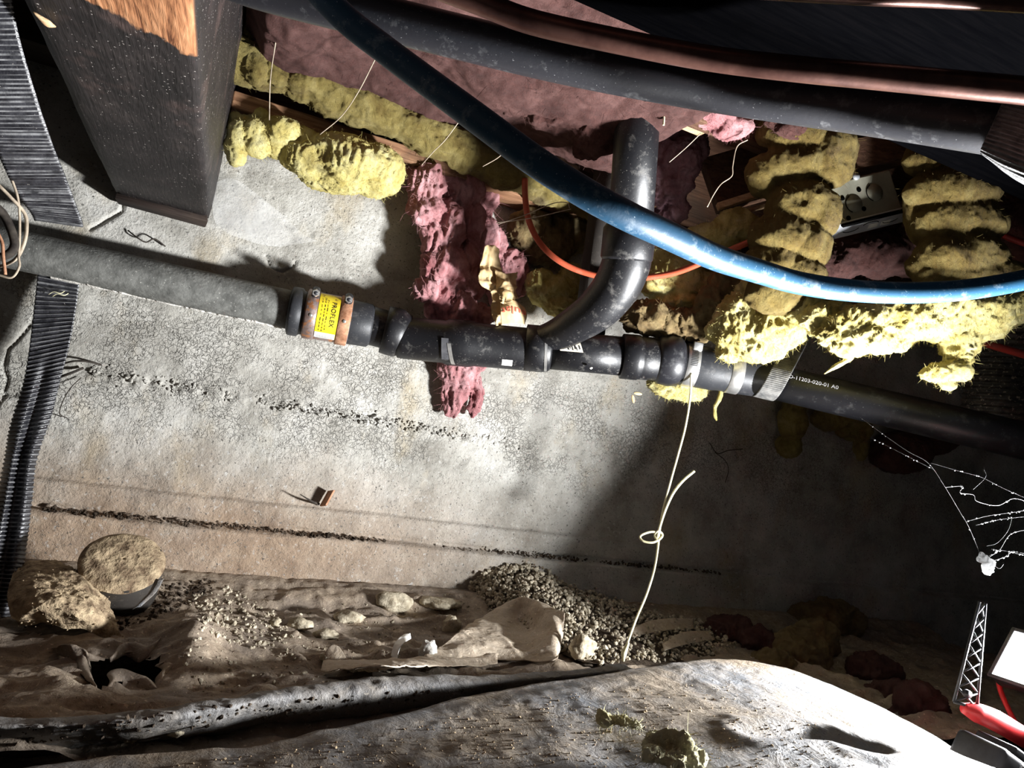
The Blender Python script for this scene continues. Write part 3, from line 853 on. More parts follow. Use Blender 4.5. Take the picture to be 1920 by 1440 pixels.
# glued black ABS run with the wye and the upward branch
AX1 = Axis(PY(697, 611, 1.615), PY(760, 628, 1.602))
AX2 = Axis(PY(752, 633, 1.602), PC(1010, 657, 1.65))
AX3 = Axis(PC(990, 652, 1.65), PC(1290, 679, 1.65))
AX4 = Axis(PC(1250, 677, 1.65), PC(1450, 713, 1.64))
AX5 = Axis(PC(1395, 703, 1.64), PC(1960, 836, 1.48))
def build_abs():
    t = thing('black_drain_run', 'glued black plastic drain fittings with a swept branch rising to the joists', 'pipe', AX2.a)
    mk('stub_pipe', *ring_of(AX1, 690, 740, 0.046), M['abs'], t)
    ax = AX1
    hub = mk('fitting_hub', *revolve(ax.P(720), ax.P(764), [(0, 0.046), (0.02, 0.057), (0.30, 0.0585), (0.62, 0.0585), (0.72, 0.055), (1, 0.049)], seg=44), M['abs'], t)
    ax = AX2
    body = mk('long_fitting', *revolve(ax.P(748), ax.P(1004), [(0, 0.049), (0.05, 0.0505), (0.33, 0.0515), (0.36, 0.056), (0.52, 0.056), (0.56, 0.0525), (0.80, 0.052), (0.97, 0.052), (1, 0.05)], seg=44), M['abs'], t)
    s = ax.px(840)
    mk('grey_tag', *ax.patch(ax.px(833), ax.px(846), -0.85, 0.15, 0.0560, n=18, skew=-0.004), M['lamp_grey'], body)
    mk('white_band', *ax.patch(ax.px(851), ax.px(858), -1.15, -0.05, 0.0570, n=18, skew=-0.012), M['steel'], body)
    mk('white_sticker', *ax.patch(ax.px(943), ax.px(962), -0.95, -0.58, 0.0528, n=8), M['label_white'], body)
    ax = AX3
    mk('collar', *revolve(ax.P(984), ax.P(1034), [(0, 0.050), (0.03, 0.0565), (0.55, 0.0565), (0.9, 0.0545), (1, 0.049)], seg=44), M['abs'], t)
    mk('glue_ring', *ax.patch(ax.px(1023), ax.px(1028), -1.2, 0.55, 0.0566, n=24, skew=-0.004), M['steel'], t)
    wye = mk('wye_body', *revolve(ax.P(1028), ax.P(1180), [(0, 0.0475), (0.5, 0.0470), (1, 0.0475)], seg=44), M['abs'], t)
    st = mk('sticker', *ax.patch(ax.px(1048), ax.px(1090), 0.0, 0.48, 0.0482, n=10, skew=-0.018), M['sticker'], wye)
    V, Fc = join([ax.patch(ax.px(1053 + 4.2 * k), ax.px(1053 + 4.2 * k + (1.4 + (k % 3))), 0.08 + (.06 if k % 2 else 0), 0.24 + 0.1 * (k % 3), 0.0486, n=4, m=2, skew=-0.018) for k in range(8)])
    mk('bar_print', V, Fc, M['ink'], st, smooth=False)
    mk('collar', *revolve(ax.P(1164), ax.P(1250), [(0, 0.047), (0.02, 0.0545), (0.30, 0.0550), (0.38, 0.0545), (0.40, 0.0525), (0.45, 0.0525), (1, 0.0510)], seg=44), M['abs'], t)
    mk('end_bead', *revolve(ax.P(1228), ax.P(1278), [(0, 0.049), (0.15, 0.058), (0.5, 0.063), (0.85, 0.061), (1, 0.050)], seg=44), M['abs_clean'], t)
    # branch: long sweep up to the vent
    sw = [PC(985, 652, 1.66), PC(1040, 630, 1.62), PC(1080, 608, 1.575), PC(1122, 578, 1.535), PC(1154, 540, 1.505), PC(1172, 500, 1.48), PC(1180, 462, 1.465)]
    mk('sweep_branch', *path_tube(sw, [0.036, 0.038, 0.043, 0.049, 0.052, 0.053, 0.052], 56, 36), M['abs'], t)
    AV = Axis(PC(1176, 492, 1.47), PC(1208, 90, 1.43))
    hub = mk('sweep_hub', *revolve(PC(1174, 490, 1.472), PC(1182, 420, 1.462), [(0, 0.051), (0.08, 0.056), (0.85, 0.0565), (1, 0.049)], seg=44), M['abs'], t)
    mk('vent_pipe', *revolve(PC(1181, 440, 1.465), PC(1206, 60, 1.44), [(0, 0.0475), (1, 0.0475)], seg=44), M['abs'], t)
    # blobs of glue and plaster on the sweep
    for (px, py, r) in ((1141, 592, 4), (1118, 597, 2), (1203, 520, 3), (1108, 690, 3)):
        V, Fc = ell(px, py, 1.515 if py < 600 else 1.602, r, r * 0.8, 0.004)
        mk('plaster_fleck', V + 0.002 * fbm(V, 200, 2, px)[:, None], Fc, M['lime'], t)
    return t
build_abs()

AXW = Axis(PC(1152, 250, 1.72), PC(1100, 660, 1.72))
tag(mk('vent_stack', *revolve(AXW.a, AXW.b, [(0, 0.040), (1, 0.040)], seg=32), M['abs_dusty']), 'dusty brown-black upright pipe just behind the black vent pipe', 'pipe')

def build_rubber_coupling():
    ax = AX4
    t = thing('rubber_coupling', 'black rubber coupling with two steel hose clamps right of the wye', 'coupling', ax.a)
    mk('rubber_sleeve', *revolve(ax.P(1264), ax.P(1440), [(0, 0.047), (0.02, 0.0515), (0.42, 0.0508), (0.50, 0.0485), (0.94, 0.0470), (0.97, 0.0462), (1, 0.042)], seg=44), M['rubber'], t)
    for a, b, r in ((1281, 1304, 0.0530), (1363, 1386, 0.0500)):
        c = mk('hose_clamp', *ring_of(ax, a, b, r, bev=0.0008, seg=44), M['steel'], t)
        if a == 1281:
            slots = [ax.patch(ax.px(a + 5), ax.px(b - 5), 0.02 + k * 0.075, 0.055 + k * 0.075, r + 0.0004, n=3, m=2) for k in range(11)]
            mk('band_slots', *join(slots), M['ink'], c, smooth=False)
            p = ax.wrap([ax.px(1296)], [0.98], r + 0.004)[0]
            V, Fc = boxf(p, ax.d * 0.011, np.cross(ax.d, ax.f) * 0.010, ax.f * 0.007, 0.002)
            mk('worm_screw', V, Fc, M['steel'], c)
    return t
build_rubber_coupling()

def build_right_pipe():
    ax = AX5
    t = thing('black_waste_pipe', 'smooth black plastic pipe with printed numbers running off into the dark right', 'pipe', ax.a)
    mk('pipe', *revolve(ax.a, ax.b + ax.d * 0.4, [(0, 0.0415), (1, 0.0415)], seg=48), M['abs_clean'], t)
    V, Fc = text_mesh('D-11203-020-01 A0', 0.0150)
    s0 = (ax.px(1472) + ax.px(1562)) / 2
    k = (ax.px(1562) - ax.px(1472)) / (V[:, 0].max() - V[:, 0].min())
    mk('printed_number', ax.wrap(s0 + V[:, 0] * k, 0.42 + V[:, 1] * 0.9 / 0.0415, 0.0418), Fc, M['pale_ink'], t, smooth=False)
    return t
build_right_pipe()

# ================================================================== other pipes overhead
BLUE = [(540, -80, .86), (640, 28, .85), (720, 92, .84), (800, 152, .82), (900, 226, .79), (1000, 300, .775), (1090, 358, .775), (1170, 402, .79), (1250, 440, .83), (1340, 482, .90), (1420, 508, .97), (1500, 531, 1.03), (1600, 545, 1.06), (1707, 549, 1.09), (1813, 543, 1.11), (1920, 525, 1.13), (2040, 495, 1.15)]
def ext(P, a, b):
    # carry a run on past both ends of the picture
    P = [np.asarray(p) for p in P]
    na, nb = max(1, round(a / 0.12)), max(1, round(b / 0.12))
    d0, d1 = _n(P[0] - P[1]), _n(P[-1] - P[-2])
    return [P[0] + d0 * a * i / na for i in range(na, 0, -1)] + P + [P[-1] + d1 * b * i / nb for i in range(1, nb + 1)]
tag(mk('blue_water_pipe', *path_tube(ext(PCs(BLUE), 0.04, 0.6), 0.0172, 180, 28), M['blue']), 'blue plastic water pipe bowing across the picture in front of the insulation', 'pipe')
BLK = [(380, -60, 1.0), (500, -20, 1.0), (700, 30, 1.0), (1000, 103, 1.0), (1167, 138, 1.0), (1333, 168, 1.0), (1500, 192, .96), (1640, 211, .92), (1820, 236, .85), (2000, 262, .80)]
tag(mk('black_waste_line', *path_tube(ext(PCs(BLK), 0.3, 0.9), 0.0305, 160, 36), M['abs_clean']), 'thick black pipe across the upper right under the copper pipe', 'pipe')
COP = [(700, -70, .86), (813, -28, .86), (900, 5, .86), (1000, 42, .86), (1167, 79, .86), (1333, 110, .85), (1500, 130, .82), (1640, 143, .80), (1880, 166, .76), (2000, 178, .74)]
tag(mk('copper_pipe', *path_tube(ext(PCs(COP), 0.3, 0.9), 0.0148, 160, 24), M['copper']), 'tarnished copper pipe lying along the top of the thick black pipe', 'pipe')
COP2 = [(1150, -40, .8), (1400, -18, .79), (1600, -6, .78), (1760, 0, .77), (2000, 14, .75)]
tag(mk('copper_pipe', *path_tube(ext(PCs(COP2), 0.3, 0.7), 0.0085, 60, 20), M['copper']), 'thin copper pipe at the very top edge right of centre', 'pipe')
ORG = [(984, 335, 1.68), (985, 372, 1.68), (992, 415, 1.67), (1012, 455, 1.67), (1045, 487, 1.67), (1090, 509, 1.67), (1150, 522, 1.66), (1215, 520, 1.64), (1270, 510, 1.62), (1330, 486, 1.58), (1400, 456, 1.55), (1470, 430, 1.52)]
tag(mk('orange_water_tube', *path_tube(PCs(ORG), 0.0075, 80, 16), M['orange']), 'orange plastic tube looping down behind the black vent pipe', 'tube')
tag(mk('red_water_tube', *path_tube(ext(PCs([(1780, 408, 1.6), (1868, 437, 1.6), (1920, 456, 1.59), (2000, 480, 1.58)]), 0.05, 0.5), 0.0075, 30, 16), M['red_tube']), 'red plastic tube against pink insulation at the right edge, upper one', 'tube')
tag(mk('red_water_tube', *path_tube(ext(PCs([(1760, 610, 1.5), (1850, 644, 1.5), (1920, 665, 1.5), (2000, 690, 1.5)]), 0.05, 0.5), 0.0085, 30, 16), M['red_tube']), 'red plastic tube crossing the corrugated duct at the right edge', 'tube')

def build_duct():
    a, b = PC(1905, 500, 1.75), PC(1875, 790, 1.75)
    n = 26
    prof = []
    for i in range(n * 6 + 1):
        prof.append((i / (n * 6), 0.085 + 0.0042 * (0.5 + 0.5 * math.cos(2 * math.pi * i / 6))))
    V, Fc = revolve(a, b, prof, seg=56)
    V = V + (0.003 * fbm(V, 25, 3, 61))[:, None] * CFWD
    return tag(mk('flexible_duct', V, Fc, M['duct']), 'dusty black corrugated flexible duct at the right edge', 'duct')
build_duct()

# ================================================================== insulation
def cY(px, py, Y):
    return FPX * Y / ray(px, py)[1]
def cZ(px, py, z):
    return FPX * (z - CAM[2]) / ray(px, py)[2]
def eY(px, py, Y, rx, ry, rd=None, rot=0.0):
    return ell(px, py, cY(px, py, Y), rx, ry, rd, rot)
def eZ(px, py, z, rx, ry, rd=None, rot=0.0):
    return ell(px, py, cZ(px, py, z), rx, ry, rd, rot)
def chainY(pts, n, jit=0.0, seed=1):
    return chain([(a, b, cY(a, b, Y), r) for a, b, Y, r in pts], n, jit, seed)
def fibres(parent, V, N, n, seed, mat, length=(0.008, 0.03), width=0.0004, droop=0.5):
    rnd = np.random.RandomState(seed)
    idx = rnd.randint(0, len(V), n)
    p = V[idx]
    d = N[idx] * 0.7 + rnd.normal(0, 0.7, (n, 3)) + np.array([0, 0, -droop])
    d /= np.linalg.norm(d, axis=1)[:, None]
    L = rnd.uniform(length[0], length[1], n)[:, None]
    bend = rnd.normal(0, 0.5, (n, 3))
    w = np.cross(d, rnd.normal(0, 1, (n, 3)))
    w /= np.linalg.norm(w, axis=1)[:, None] + 1e-9
    pts = [p - d * 0.003, p + d * L * 0.33 + bend * L * 0.08, p + d * L * 0.66 + bend * L * 0.28, p + d * L + bend * L * 0.55]
    W = [width, width, width * 0.8, width * 0.3]
    VV = np.zeros((n, 8, 3))
    for k in range(4):
        VV[:, 2 * k] = pts[k] - w * W[k]
        VV[:, 2 * k + 1] = pts[k] + w * W[k]
    Fc = np.array([[0, 1, 3, 2], [2, 3, 5, 4], [4, 5, 7, 6]])
    FF = (np.arange(n)[:, None, None] * 8 + Fc[None]).reshape(-1, 4)
    o = mk('loose_fibres', VV.reshape(-1, 3), FF, mat, parent)
    o['kind'] = 'stuff'
    return o
SEED = [100]
def wool(name, label, parts, mat, cat='insulation', voxel=0.0038, lump=0.010, lscale=14, fine=0.0035, fscale=70, stretch=(1, 1, 1), ridge=0.0035, nf=300, flen=(0.003, 0.013), group=None, fmat=None, keep_y=None):
    SEED[0] += 1
    sd = SEED[0]
    rnd = np.random.RandomState(sd)
    V, N, Fc = remesh(parts, voxel)
    # glass wool: soft lobes, then creases and combed fibre that runs one way through the batt
    W = V + 0.012 * np.stack([fbm(V, 22, 2, sd + k) for k in (40, 41, 42)], 1)
    a = rnd.uniform(-0.6, 0.6)
    Rm = np.array([[math.cos(a), 0, -math.sin(a)], [0, 1, 0], [math.sin(a), 0, math.cos(a)]])
    comb = fbm(W @ Rm.T, fscale * 1.5, 3, sd + 5, gain=0.65, stretch=np.array([1.0, 1.0, 0.28]) * np.array(stretch) ** 0.5, ridged=True)
    d = lump * fbm(V, lscale, 2, sd, stretch=stretch) + fine * comb
    if ridge:
        cre = fbm(W, lscale * 2.2, 3, sd + 9, ridged=True, stretch=stretch)
        d = d + ridge * 1.4 * (cre - 0.35)
        d = d - ridge * 1.5 * np.clip(fbm(W, lscale * 3.2, 2, sd + 12, stretch=stretch) - 0.15, 0, 1)
    V = V + N * d[:, None]
    V = V + 0.4 * lump * np.stack([fbm(V, lscale * 1.3, 2, sd + k) for k in (20, 21, 22)], 1)
    if keep_y is not None:
        V[:, 1] = np.minimum(V[:, 1], keep_y)
    o = tag(mk(name, V, Fc, M[mat]), label, cat, group)
    if nf:
        fibres(o, V, N, int(nf * 4), sd, M[fmat or mat], flen, 0.00028)
    return o

WALLC = 1.688
# --- rolls on either side of the sill
def tie_marks(px):
    return px
pts = [(425, 92, 1.55, 40), (462, 118, 1.55, 42), (505, 132, 1.55, 40), (540, 140, 1.55, 30), (590, 160, 1.55, 40), (650, 184, 1.55, 43), (705, 206, 1.55, 40), (745, 224, 1.55, 32), (800, 250, 1.55, 40), (860, 278, 1.55, 38), (905, 300, 1.55, 32), (960, 322, 1.55, 36), (1020, 348, 1.55, 32), (1075, 372, 1.55, 26), (1120, 392, 1.55, 22)]
parts = chainY(pts, 60)
parts += [eY(478, 130, 1.52, 24, 30), eY(520, 134, 1.52, 22, 32), eY(562, 152, 1.52, 34, 22, rot=15), eY(450, 70, 1.56, 40, 45)]
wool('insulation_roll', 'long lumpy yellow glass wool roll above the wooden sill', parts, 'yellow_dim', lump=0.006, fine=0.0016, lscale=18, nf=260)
parts = [eY(446, 268, 1.60, 22, 44, rot=8), eY(450, 232, 1.62, 24, 20), eY(482, 262, 1.59, 24, 34), eY(487, 225, 1.62, 22, 22), eY(528, 250, 1.58, 36, 28), eY(520, 275, 1.60, 32, 22),
         eY(580, 300, 1.58, 60, 34, rot=20), eY(640, 305, 1.57, 80, 52, rot=12), eY(700, 322, 1.57, 56, 50), eY(560, 270, 1.60, 45, 30), eY(620, 335, 1.58, 70, 26, rot=18), eY(715, 345, 1.58, 36, 26)]
wool('insulation_roll', 'bright yellow glass wool wad below the sill, next to the girder', parts, 'yellow', lump=0.011, ridge=0.003, fine=0.0045, nf=500)

# --- pink batts in the joist bay
def build_ceiling_batt():
    xs = np.linspace(-0.105, 0.80, 190)
    ys = np.linspace(0.92, 1.56, 130)
    X, Y = np.meshgrid(xs, ys, indexing='ij')
    P = np.stack([X.ravel(), Y.ravel(), np.zeros(X.size)], 1)
    z = 1.150 + 0.042 * fbm(P, 4.5, 2, 201) + 0.010 * fbm(P, 9, 3, 202, ridged=True, stretch=(1, .7, 1)) + 0.004 * fbm(P, 60, 3, 203) - 0.02 * sstep(0.35, 0.75, P[:, 0])
    edge = np.minimum(np.minimum(P[:, 0] + 0.105, 0.80 - P[:, 0]), np.minimum(P[:, 1] - 0.92, 1.56 - P[:, 1]))
    z = z + 0.06 * (1 - sstep(0, 0.05, edge))
    G = np.stack([X, Y, z.reshape(X.shape)], 2)
    A = G.reshape(-1, 3)
    B = A + [0, 0, 0.06]
    F0 = grid_faces(*X.shape)
    V, Fc = join([(A, F0[:, ::-1]), (B, F0)])
    o = tag(mk('insulation_batt', V, Fc, M['pink_dim']), 'broad dimmed dusty pink glass wool batt filling the joist bay behind the blue pipe', 'insulation')
    fibres(o, A, np.tile([0, 0, -1.0], (len(A), 1)), 350, 7, M['pink_dim'])
    return o
build_ceiling_batt()
parts = [ell(1060, 200, 1.5, 90, 50), ell(1120, 230, 1.5, 55, 60), ell(1000, 170, 1.5, 80, 45), ell(1105, 275, 1.52, 30, 25)]
wool('insulation_batt', 'sagging dimmed dusty pink glass wool bulge left of the black vent pipe', parts, 'pink_dim', lump=0.014, ridge=0.006, fine=0.002, nf=150)

# --- hanging pink batt with its kraft facing
parts = []
for (x, y, rx, ry, Y) in [(775, 318, 26, 22, 1.64), (800, 345, 40, 38, 1.60), (800, 385, 36, 36, 1.60), (860, 350, 48, 40, 1.63), (905, 370, 34, 40, 1.66), (830, 430, 44, 60, 1.61), (870, 430, 46, 60, 1.64), (905, 440, 30, 50, 1.66), (835, 510, 42, 60, 1.61), (870, 520, 44, 60, 1.62), (800, 545, 24, 20, 1.62), (845, 580, 44, 40, 1.61), (885, 590, 40, 26, 1.60), (925, 460, 26, 40, 1.67), (950, 500, 38, 34, 1.67), (968, 520, 24, 40, 1.67), (935, 545, 20, 30, 1.675)]:
    parts.append(eY(x, y, Y, rx, ry, 0.028))
parts += [eY(860, 690, 1.655, 34, 70, 0.018), eY(850, 745, 1.66, 22, 44, 0.014), eY(890, 740, 1.662, 15, 46, 0.010, rot=8), eY(880, 650, 1.65, 40, 60, 0.02)]
wool('hanging_insulation', 'torn pink glass wool batt hanging behind the black fittings, its tail below the pipe', parts, 'pink', voxel=0.004, lump=0.012, ridge=0.008, fine=0.0045, stretch=(1.6, 1.6, 0.35), nf=800, flen=(0.006, 0.028), keep_y=WALLC)

def crumple(rows, nu, nv, amp, scale, seed, t=0.0008, ridged=True):
    G = loft(rows, nu, nv)
    P = G.reshape(-1, 3)
    N = gnormals(G).reshape(-1, 3)
    d = amp * fbm(P, scale, 3, seed, ridged=ridged)
    return (P + N * d[:, None]).reshape(G.shape)
def sheet(name, label, cat, rows, nu, nv, amp, scale, seed, mat, t=0.001, parent=None, ridged=True):
    G = crumple(rows, nu, nv, amp, scale, seed, ridged=ridged)
    V, Fc = thick(G, t)
    o = mk(name, V, Fc, M[mat], parent, smooth=True)
    if label:
        tag(o, label, cat)
    return o, G
t = thing('kraft_facing', 'crumpled brown kraft paper with red print hanging beside the pink batt', 'paper', PY(945, 600, 1.493))
rows = [[PY(*p, 1.505) for p in r] for r in ([(908, 462), (922, 460), (934, 468)], [(898, 528), (922, 522), (942, 512)], [(922, 548), (932, 552), (948, 540)], [(920, 580), (932, 586), (944, 575)], [(928, 612), (936, 610), (948, 608)])]
sheet('paper_strip', None, None, rows, 60, 20, 0.012, 32, 301, 'kraft', 0.0006, t)
rows = [[PY(x, y, Y) for x, y, Y in r] for r in ([(928, 505, 1.505), (945, 515, 1.495), (968, 512, 1.505)], [(934, 545, 1.495), (950, 552, 1.475), (966, 546, 1.495)], [(938, 568, 1.480), (952, 568, 1.475), (970, 560, 1.490)])]
sheet('paper_fold', None, None, rows, 44, 26, 0.010, 38, 302, 'kraft', 0.0006, t)
rows = [[PY(x, y, Y) for x, y, Y in r] for r in ([(938, 568, 1.490), (962, 562, 1.480), (984, 577, 1.490)], [(938, 586, 1.475), (962, 584, 1.470), (988, 592, 1.475)], [(940, 610, 1.475), (962, 608, 1.470), (984, 608, 1.475)])]
o, G = sheet('printed_flap', None, None, rows, 24, 24, 0.0008, 30, 303, 'kraft', 0.0006, t)
V, Fc = text_mesh('sulat', 0.026)
gn = gnormals(G)
if gn[12, 12].dot(CAM - G[12, 12]) < 0:
    gn = -gn
w0, w1 = V[:, 0].min(), V[:, 0].max()
fv = 1.0 + 21 * (1 - (V[:, 0] - w0) / (w1 - w0))
fu = np.clip(7 + 10 * (V[:, 1] / 0.026), 0, 22.9)    # tops of the letters point down: they stand on their heads
fv = np.clip(fv, 0, 22.9)
def bil(A):
    i, j = fu.astype(int), fv.astype(int)
    a, b = (fu - i)[:, None], (fv - j)[:, None]
    return A[i, j] * (1 - a) * (1 - b) + A[i + 1, j] * a * (1 - b) + A[i, j + 1] * (1 - a) * b + A[i + 1, j + 1] * a * b
mk('red_print', bil(G) + bil(gn) * 0.0012, Fc, M['red_ink'], o, smooth=False)

# --- clumps around the vent pipe
wool('insulation_clump', 'yellow glass wool tuft between the pink batt and the vent pipe', [eY(1040, 545, 1.62, 48, 32), eY(1015, 530, 1.63, 30, 28), eY(1050, 575, 1.60, 32, 20), eY(1070, 530, 1.63, 30, 36)], 'yellow', lump=0.010, ridge=0.004, fine=0.005, nf=200, keep_y=WALLC)
wool('insulation_clump', 'grey dusty clump in the dark above the yellow tuft left of the vent', [eY(1030, 460, 1.65, 55, 36), eY(1065, 440, 1.65, 40, 40), eY(990, 430, 1.66, 40, 40)], 'yellow_brown', lump=0.012, ridge=0.006, nf=150, keep_y=WALLC)
wool('insulation_clump', 'yellow glass wool clump right of the black sweep, under the blue pipe', [ell(1265, 530, 1.70, 60, 48), ell(1235, 500, 1.72, 40, 36), ell(1310, 545, 1.70, 34, 36), ell(1290, 500, 1.72, 50, 30), ell(1270, 565, 1.68, 45, 26), ell(1330, 460, 1.7, 50, 40)], 'yellow', lump=0.012, ridge=0.004, fine=0.005, nf=300)
wool('insulation_clump', 'dirty brown clump resting on the pipe between the sweep and the hose clamp', [ell(1215, 595, 1.66, 50, 32), ell(1265, 605, 1.66, 55, 30), ell(1310, 610, 1.64, 45, 32), ell(1340, 575, 1.62, 40, 55), ell(1360, 540, 1.62, 40, 40)], 'yellow_brown', lump=0.012, ridge=0.008, fine=0.004, nf=300)
wool('insulation_clump', 'yellow glass wool in shade right of the vent above the blue pipe', [ell(1380, 425, 1.66, 45, 30), ell(1350, 440, 1.66, 40, 26)], 'yellow', nf=120)

# --- pink behind the vent
wool('insulation_batt', 'mauve-pink folded glass wool hanging right of the black vent pipe', [ell(1255, 270, 1.69, 26, 60), ell(1280, 300, 1.68, 40, 46), ell(1300, 265, 1.69, 34, 44), ell(1268, 345, 1.69, 36, 36), ell(1272, 385, 1.70, 24, 30), ell(1245, 410, 1.73, 30, 26), ell(1240, 330, 1.70, 26, 60)], 'mauve', lump=0.014, ridge=0.008, fine=0.002, nf=200)
wool('insulation_batt', 'pink glass wool corner showing under the thick black pipe', [ell(1340, 215, 1.49, 62, 28, rot=12), ell(1375, 240, 1.49, 40, 24), ell(1310, 200, 1.50, 40, 22)], 'pink', lump=0.008, ridge=0.003, nf=150)
wool('insulation_batt', 'pink glass wool patch on top of the left yellow column', [ell(1490, 245, 1.46, 36, 20), ell(1470, 230, 1.47, 40, 20)], 'pink_dim', lump=0.006, nf=80)
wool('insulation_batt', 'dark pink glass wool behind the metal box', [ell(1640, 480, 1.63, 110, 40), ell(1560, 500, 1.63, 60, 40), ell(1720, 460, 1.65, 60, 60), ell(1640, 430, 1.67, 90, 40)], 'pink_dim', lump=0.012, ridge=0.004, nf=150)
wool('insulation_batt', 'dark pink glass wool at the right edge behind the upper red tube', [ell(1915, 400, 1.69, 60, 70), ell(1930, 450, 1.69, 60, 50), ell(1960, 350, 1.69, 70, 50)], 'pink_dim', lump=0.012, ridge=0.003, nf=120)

# --- yellow columns and the hanging ridge
parts = [ell(1510, 255, 1.48, 78, 36), ell(1450, 250, 1.49, 34, 30), ell(1560, 290, 1.48, 46, 62), ell(1500, 310, 1.49, 80, 46), ell(1430, 330, 1.50, 34, 44), ell(1500, 385, 1.48, 68, 50), ell(1535, 400, 1.48, 44, 50), ell(1470, 440, 1.48, 64, 50), ell(1510, 460, 1.48, 46, 50), ell(1455, 500, 1.48, 56, 46), ell(1490, 520, 1.47, 60, 40), ell(1460, 550, 1.49, 60, 40)]
wool('insulation_column', 'bulging yellow glass wool column left of the metal box', parts, 'yellow_old_dim', lump=0.009, ridge=0.003, fine=0.0018, lscale=12, nf=300)
parts = [ell(1780, 305, 1.43, 90, 34), ell(1740, 290, 1.44, 44, 26), ell(1790, 360, 1.42, 92, 46), ell(1800, 420, 1.42, 92, 50), ell(1800, 480, 1.41, 90, 50), ell(1820, 520, 1.41, 110, 40), ell(1740, 500, 1.42, 46, 30), ell(1720, 400, 1.44, 26, 60)]
wool('insulation_column', 'bulging yellow glass wool column right of the metal box', parts, 'yellow_old_dim', lump=0.008, ridge=0.0025, fine=0.0018, lscale=11, nf=300)
parts = [ell(1430, 560, 1.57, 50, 40), ell(1455, 580, 1.55, 52, 44), ell(1400, 600, 1.57, 62, 50), ell(1450, 615, 1.54, 56, 44), ell(1390, 640, 1.56, 52, 36), ell(1425, 655, 1.54, 42, 26), ell(1350, 625, 1.58, 26, 26), ell(1365, 660, 1.56, 26, 20)]
wool('insulation_clump', 'big bright ragged yellow clump resting on the pipe under the blue pipe', parts, 'yellow', lump=0.012, ridge=0.005, fine=0.006, nf=700)
parts = [ell(1515, 580, 1.49, 44, 34), ell(1560, 600, 1.46, 60, 34), ell(1620, 610, 1.43, 70, 36), ell(1580, 630, 1.43, 50, 26), ell(1650, 630, 1.41, 60, 26), ell(1700, 600, 1.41, 80, 40), ell(1770, 590, 1.40, 80, 50), ell(1830, 590, 1.40, 70, 50), ell(1900, 575, 1.40, 60, 36), ell(1590, 655, 1.42, 36, 16), ell(1680, 640, 1.41, 40, 18, rot=-10),
         ell(1800, 640, 1.39, 36, 34), ell(1800, 668, 1.39, 24, 34), ell(1785, 695, 1.38, 40, 20, rot=-12), ell(1760, 700, 1.38, 34, 20), ell(1765, 718, 1.38, 26, 10, rot=15)]
wool('hanging_insulation', 'torn yellow glass wool flap drooping below the blue pipe at right', parts, 'yellow', lump=0.010, ridge=0.005, fine=0.006, nf=1000, flen=(0.003, 0.013))
V, Fc = path_tube(PCs([(1595, 668, 1.42), (1580, 680, 1.415), (1562, 690, 1.41), (1545, 701, 1.41)]), [0.008, 0.006, 0.0045, 0.0012], 24, 10)
V = V + 0.0025 * np.stack([fbm(V, 90, 3, k) for k in (1, 2, 3)], 1)
tag(mk('insulation_shred', V, Fc, M['yellow']), 'pointed yellow wisp hanging from the torn flap over the printed pipe', 'insulation')

# --- below the pipe
parts = [ell(1270, 725, 1.68, 46, 22), ell(1250, 715, 1.68, 34, 18), ell(1295, 735, 1.68, 30, 18), ell(1320, 715, 1.68, 26, 12), ell(1340, 712, 1.68, 14, 10)]
o = wool('insulation_clump', 'yellow tuft squeezed under the hose clamps where the twine starts', parts, 'yellow', voxel=0.004, lump=0.008, ridge=0.004, fine=0.005, nf=250)
V, Fc = path_tube(PCs([(1342, 712, 1.68), (1352, 725, 1.68), (1350, 745, 1.68), (1342, 762, 1.68), (1340, 778, 1.68), (1344, 788, 1.68)]), [0.008, 0.007, 0.006, 0.005, 0.004, 0.002], 40, 10)
V = V + 0.003 * np.stack([fbm(V, 80, 3, k) for k in (1, 2, 3)], 1)
tag(mk('insulation_shred', V, Fc, M['yellow']), 'thin yellow wisp dangling below the right hose clamp', 'insulation')
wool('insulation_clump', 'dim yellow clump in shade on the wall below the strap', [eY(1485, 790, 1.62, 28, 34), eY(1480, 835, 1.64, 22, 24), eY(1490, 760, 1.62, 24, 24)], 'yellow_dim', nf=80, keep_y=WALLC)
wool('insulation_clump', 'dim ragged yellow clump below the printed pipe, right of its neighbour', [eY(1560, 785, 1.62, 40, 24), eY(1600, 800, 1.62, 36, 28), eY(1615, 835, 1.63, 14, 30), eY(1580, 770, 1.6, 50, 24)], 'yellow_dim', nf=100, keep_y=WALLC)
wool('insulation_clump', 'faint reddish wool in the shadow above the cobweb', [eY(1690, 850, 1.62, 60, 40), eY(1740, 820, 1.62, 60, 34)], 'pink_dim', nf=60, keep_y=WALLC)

# --- wood seen between the wool
def plank(label, pts, w, h, mat, name='wood_block'):
    a, b = [np.asarray(q) for q in pts]
    d = b - a
    dn = _n(d)
    u = _n(np.array([0, 0, 1.0]) - dn[2] * dn)
    s = np.cross(dn, u)
    return tag(mk(name, *boxf((a + b) / 2, d / 2, u * h / 2, s * w / 2, 0.002), M[mat], smooth=False), label, 'wood')
plank('dark brown wooden block behind the yellow column, right of the mauve wool', (PC(1330, 350, 1.72), PC(1470, 310, 1.72)), 0.04, 0.14, 'brown_wood')
plank('pale wooden lath in the gap left of the yellow column', (PC(1345, 388, 1.66), PC(1440, 358, 1.66)), 0.02, 0.016, 'pale_wood', 'wood_lath')
plank('short pale lath just under the other one left of the yellow column', (PC(1370, 402, 1.68), PC(1440, 385, 1.68)), 0.012, 0.010, 'pale_wood', 'wood_lath')
plank('bare orange board end beside the top of the vent pipe', (PC(1190, 185, 1.45), PC(1320, 240, 1.55)), 0.03, 0.03, 'pale_wood', 'wood_board')
